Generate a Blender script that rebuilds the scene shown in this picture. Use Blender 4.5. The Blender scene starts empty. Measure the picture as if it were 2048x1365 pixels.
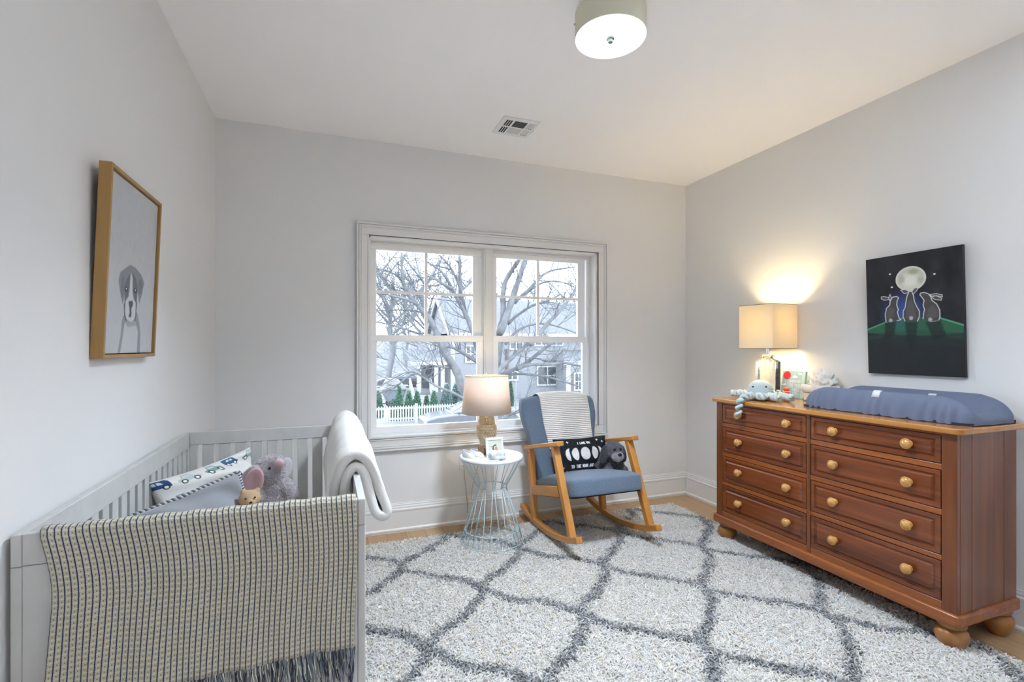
import bpy, bmesh, math, random
import numpy as np
from mathutils import Vector, Matrix, Euler
random.seed(7); RNG = np.random.default_rng(11)
sc = bpy.context.scene
C = sc.collection
PI = math.pi
R = math.radians

# ------------------------------------------------------------------ camera, sky, exposure
FPX, CXP, CYP, YAW, EYE = 968.0, 1024.0, 696.0, math.atan2(364, 968), 1.30
cam = bpy.data.objects.new('camera', bpy.data.cameras.new('camera')); C.objects.link(cam)
cam.location = (0, 0, EYE); cam.rotation_euler = (PI/2, 0, -YAW)
cam.data.sensor_width = 36.0; cam.data.lens = 36.0*FPX/2048.0
cam.data.shift_y = (CYP-682.5)/2048.0
cam.data.clip_start = 0.02; cam.data.clip_end = 400
sc.camera = cam
sc.view_settings.view_transform = 'Standard'; sc.view_settings.look = 'None'
sc.view_settings.gamma = 1.0; sc.view_settings.use_curve_mapping = False
sc.view_settings.exposure = 0.60
try:
    sc.cycles.use_denoising = True
    sc.cycles.max_bounces = 16; sc.cycles.diffuse_bounces = 12; sc.cycles.transparent_max_bounces = 16
    sc.cycles.sample_clamp_indirect = 20.0
except Exception: pass
SKY = 5.2; UP = 235
wd = bpy.data.worlds.new('overcast_sky'); sc.world = wd; wd.use_nodes = True
wd.node_tree.nodes['Background'].inputs[0].default_value = (0.84, 0.95, 1.10, 1)
wd.node_tree.nodes['Background'].inputs[1].default_value = SKY
def portal(name, loc, rot, sx, sy):
    l = bpy.data.lights.new(name, 'AREA'); l.shape = 'RECTANGLE'; l.size = sx; l.size_y = sy
    l.cycles.is_portal = True
    o = bpy.data.objects.new(name, l); C.objects.link(o); o.location = loc; o.rotation_euler = rot
    return o
portal('window_daylight', (1.15, 3.68, 1.37), (-PI/2, 0, 0), 1.9, 1.5)

def at(px, py, Y):                       # a point of the photograph on the plane y = Y
    a = (px-CXP)/FPX; b = (CYP-py)/FPX
    dx = math.sin(YAW)+math.cos(YAW)*a; dy = math.cos(YAW)-math.sin(YAW)*a
    t = Y/dy
    return Vector((dx*t, Y, EYE+b*t))
# ------------------------------------------------------------------ helpers
def lin(c):
    if isinstance(c, str):
        c = c.lstrip('#'); c = [int(c[i:i+2], 16)/255 for i in (0, 2, 4)]
        c = [x/12.92 if x <= .04045 else ((x+.055)/1.055)**2.4 for x in c]
    return (c[0], c[1], c[2])
MATS = {}
def mat(name, color=(.8,.8,.8), rough=.6, metal=0., bump=0., bscale=60., spec=.5, coat=0., var=0., vscale=8., sheen=0., emit=None, estr=0., stretch=(1,1,1)):
    if name in MATS: return MATS[name]
    m = bpy.data.materials.new(name); m.use_nodes = True; MATS[name] = m
    nt = m.node_tree; b = nt.nodes['Principled BSDF']
    col = lin(color)
    b.inputs['Base Color'].default_value = (*col, 1); b.inputs['Roughness'].default_value = rough
    b.inputs['Metallic'].default_value = metal; b.inputs['Specular IOR Level'].default_value = spec
    b.inputs['Coat Weight'].default_value = coat; b.inputs['Coat Roughness'].default_value = .12
    b.inputs['Sheen Weight'].default_value = sheen
    if emit:
        b.inputs['Emission Color'].default_value = (*lin(emit), 1); b.inputs['Emission Strength'].default_value = estr
    if bump or var:
        tc = nt.nodes.new('ShaderNodeTexCoord'); mp = nt.nodes.new('ShaderNodeMapping')
        mp.inputs['Scale'].default_value = stretch; nt.links.new(tc.outputs['Object'], mp.inputs[0])
    if var:
        n = nt.nodes.new('ShaderNodeTexNoise'); n.inputs['Scale'].default_value = vscale; n.inputs['Detail'].default_value = 5
        nt.links.new(mp.outputs[0], n.inputs['Vector'])
        r = nt.nodes.new('ShaderNodeValToRGB')
        r.color_ramp.elements[0].position = .3; r.color_ramp.elements[1].position = .7
        r.color_ramp.elements[0].color = (*[max(0, x*(1-var)) for x in col], 1)
        r.color_ramp.elements[1].color = (*[min(1, x*(1+var)) for x in col], 1)
        nt.links.new(n.outputs['Fac'], r.inputs[0]); nt.links.new(r.outputs[0], b.inputs['Base Color'])
    if bump:
        n2 = nt.nodes.new('ShaderNodeTexNoise'); n2.inputs['Scale'].default_value = bscale; n2.inputs['Detail'].default_value = 4
        nt.links.new(mp.outputs[0], n2.inputs['Vector'])
        bp = nt.nodes.new('ShaderNodeBump'); bp.inputs['Strength'].default_value = bump; bp.inputs['Distance'].default_value = .004
        nt.links.new(n2.outputs['Fac'], bp.inputs['Height']); nt.links.new(bp.outputs[0], b.inputs['Normal'])
    return m
def attr_mat(name, rough=.8, bump=0., bscale=300., spec=.3, coat=0., sheen=0.):
    if name in MATS: return MATS[name]
    m = mat(name, (.8,.8,.8), rough, 0, bump, bscale, spec, coat, sheen=sheen)
    nt = m.node_tree; a = nt.nodes.new('ShaderNodeVertexColor'); a.layer_name = 'col'
    nt.links.new(a.outputs['Color'], nt.nodes['Principled BSDF'].inputs['Base Color'])
    return m
def wood(name, c1, c2, rough=.35, axis='z', scale=1., coat=.0, fine=.5):
    if name in MATS: return MATS[name]
    m = mat(name, c1, rough, 0, 0, coat=coat); nt = m.node_tree; b = nt.nodes['Principled BSDF']
    tc = nt.nodes.new('ShaderNodeTexCoord'); mp = nt.nodes.new('ShaderNodeMapping')
    s = {'x': (.6,14,14), 'y': (14,.6,14), 'z': (14,14,.6)}[axis]
    mp.inputs['Scale'].default_value = [q*scale for q in s]
    n = nt.nodes.new('ShaderNodeTexNoise'); n.inputs['Scale'].default_value = 1.6; n.inputs['Detail'].default_value = 8; n.inputs['Roughness'].default_value = .62
    n.inputs['Distortion'].default_value = .6
    r = nt.nodes.new('ShaderNodeValToRGB'); r.color_ramp.elements[0].position = .3; r.color_ramp.elements[1].position = .72
    r.color_ramp.elements[0].color = (*lin(c1), 1); r.color_ramp.elements[1].color = (*lin(c2), 1)
    L = nt.links.new
    L(tc.outputs['Object'], mp.inputs[0]); L(mp.outputs[0], n.inputs['Vector']); L(n.outputs['Fac'], r.inputs[0]); L(r.outputs[0], b.inputs['Base Color'])
    bp = nt.nodes.new('ShaderNodeBump'); bp.inputs['Strength'].default_value = .08; bp.inputs['Distance'].default_value = .002
    L(n.outputs['Fac'], bp.inputs['Height']); L(bp.outputs[0], b.inputs['Normal'])
    return m

WM = {}
def thing(name, label, cat, loc=(0,0,0), rotz=0., group=None):
    o = bpy.data.objects.new(name, None); C.objects.link(o); o.empty_display_size = .05
    o.location = loc; o.rotation_euler = (0, 0, rotz)
    WM[o] = Matrix.Translation(Vector(loc)) @ Matrix.Rotation(rotz, 4, 'Z')
    o['label'] = label; o['category'] = cat
    if group: o['group'] = group
    return o
def tag(o, label, cat, group=None, kind=None):
    o['label'] = label; o['category'] = cat
    if group: o['group'] = group
    if kind: o['kind'] = kind
    return o
def obj(name, bm, m, parent=None, smooth=35, bevel=0., segs=2, label=None):
    """link a bmesh (world coordinates) as one mesh object; parts are moved into their thing's frame"""
    if isinstance(bm, bpy.types.Mesh): me = bm
    else:
        me = bpy.data.meshes.new(name); bmesh.ops.recalc_face_normals(bm, faces=bm.faces); bm.to_mesh(me); bm.free()
    me.name = name
    if m is not None and not me.materials: me.materials.append(m)
    o = bpy.data.objects.new(name, me); C.objects.link(o)
    if parent is not None:
        M = WM[parent]; me.transform(M.inverted()); o.parent = parent; WM[o] = M
    else:                                     # origin at the base centre
        co = [v.co for v in me.vertices]
        if co:
            c = Vector(((min(v.x for v in co)+max(v.x for v in co))/2, (min(v.y for v in co)+max(v.y for v in co))/2, min(v.z for v in co)))
            me.transform(Matrix.Translation(-c)); o.location = c; WM[o] = Matrix.Translation(c)
        else: WM[o] = Matrix()
    if smooth:
        me.shade_smooth()
        if smooth < 180: me.set_sharp_from_angle(angle=R(smooth))
    if bevel:
        b = o.modifiers.new('bevel', 'BEVEL'); b.width = bevel; b.segments = segs; b.limit_method = 'ANGLE'; b.angle_limit = R(40)
        b.harden_normals = False
    if label: o['label'] = label
    return o
def struct(name, bm, m, parent=None, bevel=0., smooth=35):
    o = obj(name, bm, m, parent, bevel=bevel, smooth=smooth)
    if parent is None: o['kind'] = 'structure'
    return o
def NB(): return bmesh.new()
def box(bm, x0, x1, y0, y1, z0, z1, M=None):
    P = [(x0,y0,z0),(x1,y0,z0),(x1,y1,z0),(x0,y1,z0),(x0,y0,z1),(x1,y0,z1),(x1,y1,z1),(x0,y1,z1)]
    V = [bm.verts.new((M @ Vector(p)) if M else p) for p in P]
    for f in ((0,3,2,1),(4,5,6,7),(0,1,5,4),(1,2,6,5),(2,3,7,6),(3,0,4,7)): bm.faces.new([V[i] for i in f])
    return bm
def B(*a, **k): return box(NB(), *a, **k)
def prism(bm, pts, axis, a0, a1, M=None):
    """polygon in the plane normal to axis, extruded from a0 to a1 (x: pts=(y,z); y: pts=(x,z); z: pts=(x,y))"""
    def mk(p, a):
        q = {'x': (a, p[0], p[1]), 'y': (p[0], a, p[1]), 'z': (p[0], p[1], a)}[axis]
        return bm.verts.new((M @ Vector(q)) if M else q)
    A = [mk(p, a0) for p in pts]; D = [mk(p, a1) for p in pts]; n = len(pts)
    bm.faces.new(A); bm.faces.new(D[::-1])
    for i in range(n): bm.faces.new((A[i], A[(i+1)%n], D[(i+1)%n], D[i]))
    return bm
def tube(bm, pts, r, n=8, closed=False, cap=True):
    pts = [Vector(p) for p in pts]; N = len(pts)
    rs = r if isinstance(r, (list, tuple)) else [r]*N
    rings = []; up = None
    for i, p in enumerate(pts):
        if closed: t = pts[(i+1)%N]-pts[i-1]
        else: t = pts[min(i+1, N-1)]-pts[max(i-1, 0)]
        if t.length < 1e-9: t = Vector((0,0,1))
        t.normalize()
        if up is None:
            up = Vector((0,0,1)) if abs(t.z) < .9 else Vector((1,0,0))
        a = t.cross(up)
        if a.length < 1e-6: a = t.cross(Vector((0,1,0.1)))
        a.normalize(); b = a.cross(t).normalized(); up = b
        rings.append([bm.verts.new(p+a*(rs[i]*math.cos(2*PI*k/n))+b*(rs[i]*math.sin(2*PI*k/n))) for k in range(n)])
    for i in range(N if closed else N-1):
        A, D = rings[i], rings[(i+1)%N]
        for k in range(n): bm.faces.new((A[k], A[(k+1)%n], D[(k+1)%n], D[k]))
    if cap and not closed:
        bm.faces.new(rings[0][::-1]); bm.faces.new(rings[-1])
    return bm
def lathe(bm, prof, c=(0,0,0), n=32, axis='z', sx=1., sy=1.):
    c = Vector(c); rings = []
    for r, h in prof:
        ring = []
        for k in range(n):
            a = 2*PI*k/n; u, v = r*math.cos(a)*sx, r*math.sin(a)*sy
            q = {'z': (u, v, h), 'x': (h, u, v), 'y': (u, h, v)}[axis]
            ring.append(bm.verts.new(c+Vector(q)))
        rings.append(ring)
    for i in range(len(rings)-1):
        for k in range(n): bm.faces.new((rings[i][k], rings[i][(k+1)%n], rings[i+1][(k+1)%n], rings[i+1][k]))
    if prof[0][0] > 1e-5: bm.faces.new(rings[0][::-1])
    if prof[-1][0] > 1e-5: bm.faces.new(rings[-1])
    bmesh.ops.remove_doubles(bm, verts=bm.verts, dist=1e-6)
    return bm
def ell(bm, c, r, rot=None, seg=16):
    M = Matrix.Translation(Vector(c))
    if rot is not None: M = M @ Euler(rot).to_matrix().to_4x4()
    r = (r, r, r) if isinstance(r, (int, float)) else r
    M = M @ Matrix.Diagonal((*r, 1))
    bmesh.ops.create_uvsphere(bm, u_segments=seg, v_segments=max(6, seg*2//3), radius=1, matrix=M)
    return bm
def rawmesh(name, V, F, cols=None, uv=None):
    """fast mesh from arrays: V (n,3), F (m,k) quads or tris, cols per vertex (n,3), uv per vertex (n,2)"""
    V = np.asarray(V, np.float32); F = np.asarray(F, np.int32); me = bpy.data.meshes.new(name)
    k = F.shape[1]; me.vertices.add(len(V)); me.vertices.foreach_set('co', V.ravel())
    me.loops.add(F.size); me.loops.foreach_set('vertex_index', F.ravel())
    me.polygons.add(len(F)); me.polygons.foreach_set('loop_start', np.arange(0, F.size, k, dtype=np.int32))
    me.update(calc_edges=True); me.validate()
    if cols is not None:
        a = me.color_attributes.new('col', 'FLOAT_COLOR', 'POINT')
        c4 = np.ones((len(V), 4), np.float32); c4[:, :3] = cols; a.data.foreach_set('color', c4.ravel())
    if uv is not None:
        l = me.uv_layers.new(name='UVMap'); l.data.foreach_set('uv', np.asarray(uv, np.float32)[F.ravel()].ravel())
    return me
def gridmesh(name, P, cols=None, uv=None, wrap=False):
    """P: (nv, nu, 3) array of points"""
    nv, nu = P.shape[:2]; idx = np.arange(nv*nu).reshape(nv, nu)
    if wrap: idx = np.concatenate([idx, idx[:, :1]], 1)
    F = np.stack([idx[:-1,:-1], idx[:-1,1:], idx[1:,1:], idx[1:,:-1]], -1).reshape(-1, 4)
    return rawmesh(name, P.reshape(-1,3), F, None if cols is None else cols.reshape(-1,3), None if uv is None else uv.reshape(-1,2))
def solid(o, t, offset=-1):
    s = o.modifiers.new('thick', 'SOLIDIFY'); s.thickness = t; s.offset = offset; return o
def blend(blobs, voxel=.006, smooth=6):
    """one continuous skin over overlapping blobs"""
    bm = NB()
    for b in blobs: ell(bm, *b)
    me = bpy.data.meshes.new('blend'); bm.to_mesh(me); bm.free()
    o = bpy.data.objects.new('blend', me); C.objects.link(o)
    m = o.modifiers.new('r', 'REMESH'); m.mode = 'VOXEL'; m.voxel_size = voxel
    s = o.modifiers.new('s', 'SMOOTH'); s.factor = .5; s.iterations = smooth
    dg = bpy.context.evaluated_depsgraph_get(); ev = o.evaluated_get(dg)
    out = bpy.data.meshes.new_from_object(ev, depsgraph=dg)
    bpy.data.objects.remove(o); bpy.data.meshes.remove(me)
    return out
def mesh_np(me):
    V = np.zeros(len(me.vertices)*3, np.float32); me.vertices.foreach_get('co', V)
    me.calc_loop_triangles(); T = np.zeros(len(me.loop_triangles)*3, np.int32); me.loop_triangles.foreach_get('vertices', T)
    return V.reshape(-1,3), T.reshape(-1,3)
def with_fur(name, me, n, length, width, base, var=.15, droop=.3):
    """plush pile: short tapering tufts standing on the skin, in the same mesh"""
    V, T = mesh_np(me); a, b, c = V[T[:,0]], V[T[:,1]], V[T[:,2]]
    nr = np.cross(b-a, c-a); ar = np.linalg.norm(nr, axis=1); nr /= ar[:,None]+1e-12
    i = RNG.choice(len(T), n, p=ar/ar.sum()); u, v = RNG.random(n), RNG.random(n); f = u+v > 1; u[f], v[f] = 1-u[f], 1-v[f]
    p = a[i]+(b-a)[i]*u[:,None]+(c-a)[i]*v[:,None]; d = nr[i]+RNG.normal(0, .55, (n,3)); d[:,2] -= droop
    d /= np.linalg.norm(d, axis=1)[:,None]
    s = np.cross(d, RNG.normal(0,1,(n,3))); s /= np.linalg.norm(s, axis=1)[:,None]
    L = length*RNG.uniform(.6, 1.2, (n,1)); w = width
    Q = np.stack([p-s*w, p+s*w, p+d*L*.6+s*w*.7, p+d*L*.6-s*w*.7, p+d*L+np.cross(d,s)*L*.25], 1).reshape(-1,3)
    k = np.arange(n)[:,None]*5+len(V)
    F = np.concatenate([T, np.concatenate([k+np.array([[0,1,2]]), k+np.array([[0,2,3]]), k+np.array([[3,2,4]])])])
    base = np.array(lin(base)); cv = np.ones((len(V),3))*base*.8
    ct = base*(1+RNG.uniform(-var, var, (n,1))); ct = np.repeat(ct, 5, 0)
    bpy.data.meshes.remove(me)
    return rawmesh(name, np.concatenate([V, Q]), F, np.concatenate([cv, ct]))
# ---- paint for printed cloth and pictures: a colour per vertex of a fine grid
class Paint:
    def __init__(s, w, h, bg, ar=1.):
        s.w, s.h = w, h; s.a = np.ones((h, w, 3))*np.array(lin(bg)); s.ar = ar
        s.X, s.Y = np.meshgrid((np.arange(w)+.5)/w, (np.arange(h)+.5)/h)
    def put(s, mask, c): c = np.array(lin(c)); s.a = s.a*(1-mask[...,None])+c*mask[...,None]
    def poly(s, pts, c, soft=0, alpha=1.):
        m = np.zeros((s.h, s.w), bool); n = len(pts)
        for i in range(n):
            x1, y1 = pts[i]; x2, y2 = pts[(i+1)%n]
            if y1 == y2: continue
            t = ((y1 > s.Y) != (y2 > s.Y)) & (s.X < (x2-x1)*(s.Y-y1)/(y2-y1)+x1); m ^= t
        m = m.astype(float)
        for _ in range(soft):
            q = np.pad(m, 1, mode='edge'); m = (q[1:-1,1:-1]*2+q[:-2,1:-1]+q[2:,1:-1]+q[1:-1,:-2]+q[1:-1,2:])/6
        s.put(m*alpha, c)
    def ell(s, cx, cy, rx, ry, c, soft=.15, alpha=1., rot=0.):
        dx, dy = (s.X-cx)*s.ar, s.Y-cy; cs, sn = math.cos(rot), math.sin(rot)
        d = np.sqrt(((dx*cs+dy*sn)/(rx*s.ar))**2+((-dx*sn+dy*cs)/ry)**2)
        s.put(np.clip((1-d)/soft+.5, 0, 1)*alpha, c)
    def line(s, pts, w, c, alpha=1.):
        d = np.full((s.h, s.w), 9.)
        for (x1, y1), (x2, y2) in zip(pts[:-1], pts[1:]):
            ex, ey = (x2-x1)*s.ar, y2-y1; L = ex*ex+ey*ey+1e-12
            t = np.clip(((s.X-x1)*s.ar*ex+(s.Y-y1)*ey)/L, 0, 1)
            d = np.minimum(d, np.hypot((s.X-x1)*s.ar-t*ex, s.Y-y1-t*ey))
        s.put(np.clip((w-d)/(w*.5)+.5, 0, 1)*alpha, c)
    def noise(s, amt, n=12, seed=0):
        g = np.random.default_rng(seed).normal(0, 1, (n, n)); xi, yi = s.X*(n-1), s.Y*(n-1)
        x0, y0 = xi.astype(int).clip(0, n-2), yi.astype(int).clip(0, n-2); fx, fy = xi-x0, yi-y0
        v = (g[y0,x0]*(1-fx)+g[y0,x0+1]*fx)*(1-fy)+(g[y0+1,x0]*(1-fx)+g[y0+1,x0+1]*fx)*fy
        s.a = np.clip(s.a*(1+amt*v[...,None]), 0, 1)
    def text(s, x, y, h, wch, str_, lw, c):
        for ch in str_:
            for st in STROKE.get(ch, []): s.line([(x+px*wch*.72, y+(1-py)*h) for px, py in st], lw, c)
            x += wch
STROKE = {'A':[[(0,0),(.5,1),(1,0)],[(.2,.4),(.8,.4)]],'B':[[(0,0),(0,1),(.8,.9),(.8,.6),(0,.5),(.9,.4),(.9,.1),(0,0)]],'C':[[(1,.85),(.5,1),(0,.6),(0,.4),(.5,0),(1,.15)]],
 'D':[[(0,0),(0,1),(.7,.85),(1,.5),(.7,.1),(0,0)]],'E':[[(1,1),(0,1),(0,0),(1,0)],[(0,.5),(.8,.5)]],'F':[[(1,1),(0,1),(0,0)],[(0,.5),(.8,.5)]],'G':[[(1,.85),(.5,1),(0,.6),(0,.4),(.5,0),(1,.2),(1,.5),(.6,.5)]],'H':[[(0,0),(0,1)],[(1,0),(1,1)],[(0,.5),(1,.5)]],
 'I':[[(.5,0),(.5,1)]],'K':[[(0,0),(0,1)],[(1,1),(0,.45),(1,0)]],'L':[[(0,1),(0,0),(1,0)]],'M':[[(0,0),(.1,1),(.5,.3),(.9,1),(1,0)]],'N':[[(0,0),(0,1),(1,0),(1,1)]],
 'O':[[(.5,1),(0,.7),(0,.3),(.5,0),(1,.3),(1,.7),(.5,1)]],'R':[[(0,0),(0,1),(.9,.85),(.9,.6),(0,.5),(1,0)]],'S':[[(1,.9),(.5,1),(0,.75),(1,.3),(.5,0),(0,.1)]],'T':[[(0,1),(1,1)],[(.5,1),(.5,0)]],'U':[[(0,1),(0,.2),(.5,0),(1,.2),(1,1)]],
 'V':[[(0,1),(.5,0),(1,1)]],'W':[[(0,1),(.25,0),(.5,.7),(.75,0),(1,1)]],'Y':[[(0,1),(.5,.5),(1,1)],[(.5,.5),(.5,0)]]}
def homog(src):
    """maps crop pixels to (u, v) in [0,1]: src = TL, TR, BR, BL"""
    dst = [(0,0),(1,0),(1,1),(0,1)]; A = []
    for (x, y), (u, v) in zip(src, dst):
        A.append([x,y,1,0,0,0,-u*x,-u*y,-u]); A.append([0,0,0,x,y,1,-v*x,-v*y,-v])
    h = np.linalg.svd(np.array(A, float))[2][-1].reshape(3,3)
    def f(p): q = h @ np.array([p[0], p[1], 1.]); return (q[0]/q[2], q[1]/q[2])
    return f
def canvas_mesh(name, paint, TL, TR, BL):
    TL, TR, BL = (np.array(p, float) for p in (TL, TR, BL))
    u = np.linspace(0, 1, paint.w)[None,:,None]; v = np.linspace(0, 1, paint.h)[:,None,None]
    return gridmesh(name, TL+(TR-TL)*u+(BL-TL)*v, paint.a)
def pillow_mesh(name, c, ex, ey, w, h, t, paint=None, base='#ffffff', n=(60,44), sag=.05, wr=.004, seed=1, back=None):
    """a stuffed cushion: ex, ey unit edge directions, thickness t along ex x ey"""
    c, ex, ey = np.array(c, float), np.array(ex, float), np.array(ey, float)
    ex /= np.linalg.norm(ex); ey -= ex*ex.dot(ey); ey /= np.linalg.norm(ey); en = np.cross(ex, ey)
    nu, nv = (paint.w, paint.h) if paint else n
    u = np.linspace(-1, 1, nu)[None,:]; v = np.linspace(1, -1, nv)[:,None]; u, v = u+0*v, v+0*u
    g = np.random.default_rng(seed)
    wob = sum(g.normal(0,1)*np.sin(g.uniform(2,9)*u+g.uniform(2,9)*v+g.uniform(0,6)) for _ in range(8))*wr
    prof = (np.clip(1-u**2, 0, 1)**.55*np.clip(1-v**2, 0, 1)**.55)
    X = u*w/2*(1-sag*(1-v**2)*np.abs(u)**3); Y = v*h/2*(1-sag*(1-u**2)*np.abs(v)**3)
    out = []
    for sgn in (1, -1):
        Z = sgn*(t/2*prof)+wob*prof
        out.append(c+X[...,None]*ex+Y[...,None]*ey+Z[...,None]*en)
    P = np.concatenate([o.reshape(-1,3) for o in out]); idx = np.arange(nu*nv).reshape(nv, nu)
    Fq = np.stack([idx[:-1,:-1], idx[1:,:-1], idx[1:,1:], idx[:-1,1:]], -1).reshape(-1,4)
    F = np.concatenate([Fq, Fq[:, ::-1]+nu*nv])
    cb = np.ones((nu*nv,3))*np.array(lin(back or base))
    cf = paint.a.reshape(-1,3) if paint else np.ones((nu*nv,3))*np.array(lin(base))
    me = rawmesh(name, P, F, np.concatenate([cf, cb]))
    bm = NB(); bm.from_mesh(me); bmesh.ops.remove_doubles(bm, verts=bm.verts, dist=2e-4); bm.to_mesh(me); bm.free()
    return me, (X, Y, out, c, ex, ey, en)

# ------------------------------------------------------------------ materials
M_wall = mat('wall_paint', (.74,.74,.74), .75, bump=.05, bscale=220)
M_ceil = mat('ceiling_paint', (.93,.92,.925), .8)
M_trim = mat('white_trim', (.74,.735,.73), .35)
M_white = mat('white_lacquer', (.80,.80,.79), .35)
M_sash = mat('vinyl_sash', (.85,.85,.85), .4)
M_dark = mat('dark_gap', (.02,.02,.02), .9)
M_metal = mat('brushed_nickel', (.55,.55,.53), .3, 1)
M_chrome = mat('chrome', (.8,.8,.8), .1, 1)
M_black = mat('black_bead', (.01,.01,.012), .15)
M_cord = mat('pale_cord', '#b9b39c', .5)
def glass_thin():
    m = bpy.data.materials.new('window_glass'); m.use_nodes = True; nt = m.node_tree; nt.nodes.clear()
    o = nt.nodes.new('ShaderNodeOutputMaterial'); t = nt.nodes.new('ShaderNodeBsdfTransparent'); g = nt.nodes.new('ShaderNodeBsdfGlossy')
    f = nt.nodes.new('ShaderNodeFresnel'); f.inputs[0].default_value = 1.35; x = nt.nodes.new('ShaderNodeMixShader')
    g.inputs['Roughness'].default_value = .0; t.inputs[0].default_value = (.97,.98,.98,1)
    nt.links.new(f.outputs[0], x.inputs[0]); nt.links.new(t.outputs[0], x.inputs[1]); nt.links.new(g.outputs[0], x.inputs[2]); nt.links.new(x.outputs[0], o.inputs[0])
    return m
M_glass = glass_thin()
def shade_mat(name, col, trans, mixf):
    m = bpy.data.materials.new(name); m.use_nodes = True; nt = m.node_tree; nt.nodes.clear()
    o = nt.nodes.new('ShaderNodeOutputMaterial'); d = nt.nodes.new('ShaderNodeBsdfDiffuse'); t = nt.nodes.new('ShaderNodeBsdfTranslucent'); x = nt.nodes.new('ShaderNodeMixShader')
    d.inputs[0].default_value = (*lin(col), 1); t.inputs[0].default_value = (*lin(trans), 1); x.inputs[0].default_value = mixf
    tc = nt.nodes.new('ShaderNodeTexCoord'); n = nt.nodes.new('ShaderNodeTexNoise'); n.inputs['Scale'].default_value = 400
    b = nt.nodes.new('ShaderNodeBump'); b.inputs['Strength'].default_value = .15; b.inputs['Distance'].default_value = .001
    nt.links.new(tc.outputs['Object'], n.inputs['Vector']); nt.links.new(n.outputs['Fac'], b.inputs['Height'])
    nt.links.new(b.outputs[0], d.inputs['Normal'])
    nt.links.new(d.outputs[0], x.inputs[1]); nt.links.new(t.outputs[0], x.inputs[2]); nt.links.new(x.outputs[0], o.inputs[0])
    return m
def plank_mat():
    m = mat('oak_planks', '#b08a5c', .38); nt = m.node_tree; b = nt.nodes['Principled BSDF']; L = nt.links.new
    tc = nt.nodes.new('ShaderNodeTexCoord'); mp = nt.nodes.new('ShaderNodeMapping'); mp.inputs['Rotation'].default_value = (0,0,PI/2)
    br = nt.nodes.new('ShaderNodeTexBrick'); br.inputs['Scale'].default_value = 1; br.inputs['Brick Width'].default_value = 1.3; br.inputs['Row Height'].default_value = .13
    br.inputs['Mortar Size'].default_value = .0012; br.inputs['Mortar Smooth'].default_value = .3; br.offset = .37
    br.inputs['Color1'].default_value = (*lin('#bc9d77'),1); br.inputs['Color2'].default_value = (*lin('#a58560'),1); br.inputs['Mortar'].default_value = (*lin('#5b4128'),1)
    L(tc.outputs['Object'], mp.inputs[0]); L(mp.outputs[0], br.inputs['Vector'])
    m2 = nt.nodes.new('ShaderNodeMapping'); m2.inputs['Scale'].default_value = (26,1.2,1); n = nt.nodes.new('ShaderNodeTexNoise'); n.inputs['Scale'].default_value = 2; n.inputs['Detail'].default_value = 8
    L(tc.outputs['Object'], m2.inputs[0]); L(m2.outputs[0], n.inputs['Vector'])
    r = nt.nodes.new('ShaderNodeValToRGB'); r.color_ramp.elements[0].color = (.72,.72,.72,1); r.color_ramp.elements[1].color = (1.15,1.15,1.15,1); L(n.outputs['Fac'], r.inputs[0])
    mx = nt.nodes.new('ShaderNodeMix'); mx.data_type = 'RGBA'; mx.blend_type = 'MULTIPLY'; mx.inputs['Factor'].default_value = 1
    L(br.outputs['Color'], mx.inputs['A']); L(r.outputs[0], mx.inputs['B']); L(mx.outputs['Result'], b.inputs['Base Color'])
    return m

# ------------------------------------------------------------------ room shell
XL, XR, YB, YF, ZC = -.671, 2.964, 3.489, -1.7, 2.74
WT = .2
struct('floor', B(XL-WT, XR+WT, YF-WT, YB+WT, -.1, 0), plank_mat())
struct('ceiling', B(XL-WT, XR+WT, YF-WT, YB+WT, ZC, ZC+.12), M_ceil)
struct('wall_left', B(XL-WT, XL, YF-WT, YB+WT, 0, ZC), M_wall)
struct('wall_right', B(XR, XR+WT, YF-WT, YB+WT, 0, ZC), M_wall)
def holed(y0, y1, hx0, hx1, hz0, hz1):
    bm = NB()
    box(bm, XL, hx0, y0, y1, 0, ZC); box(bm, hx1, XR, y0, y1, 0, ZC); box(bm, hx0, hx1, y0, y1, 0, hz0); box(bm, hx0, hx1, y0, y1, hz1, ZC)
    return bm
OX0, OX1, OZ0, OZ1 = .250, 2.049, .663, 2.077
struct('wall_back', holed(YB, YB+WT, OX0, OX1, OZ0, OZ1), M_wall)
F0, F1, FZ0, FZ1 = .2, .75, 1.15, 1.75  # unseen rear opening, added to let in fill daylight
struct('wall_front', holed(YF-WT, YF, F0, F1, FZ0, FZ1), M_wall)
portal('added_rear_portal', ((F0+F1)/2, YF-WT-.02, (FZ0+FZ1)/2), (PI/2, 0, 0), F1-F0, FZ1-FZ0)
# baseboards: profile (out from the wall, height)
bp_ = [(0,0),(.022,0),(.022,.008),(.026,.012),(.026,.022),(.018,.03),(.018,.142),(.021,.150),(.021,.158),(.014,.164),(.014,.174),(.010,.182),(.010,.190),(.006,.194),(.006,.201),(0,.201)]
bm = NB(); prism(bm, [(YB-d, z) for d, z in bp_], 'x', XL, XR); struct('baseboard_back', bm, M_trim, smooth=20)
bm = NB(); prism(bm, [(XR-d, z) for d, z in bp_], 'y', YF, YB-.026); struct('baseboard_right', bm, M_trim, smooth=20)
bm = NB(); prism(bm, [(XL+d, z) for d, z in bp_], 'y', YF, YB-.026); struct('baseboard_left', bm, M_trim, smooth=20)
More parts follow.
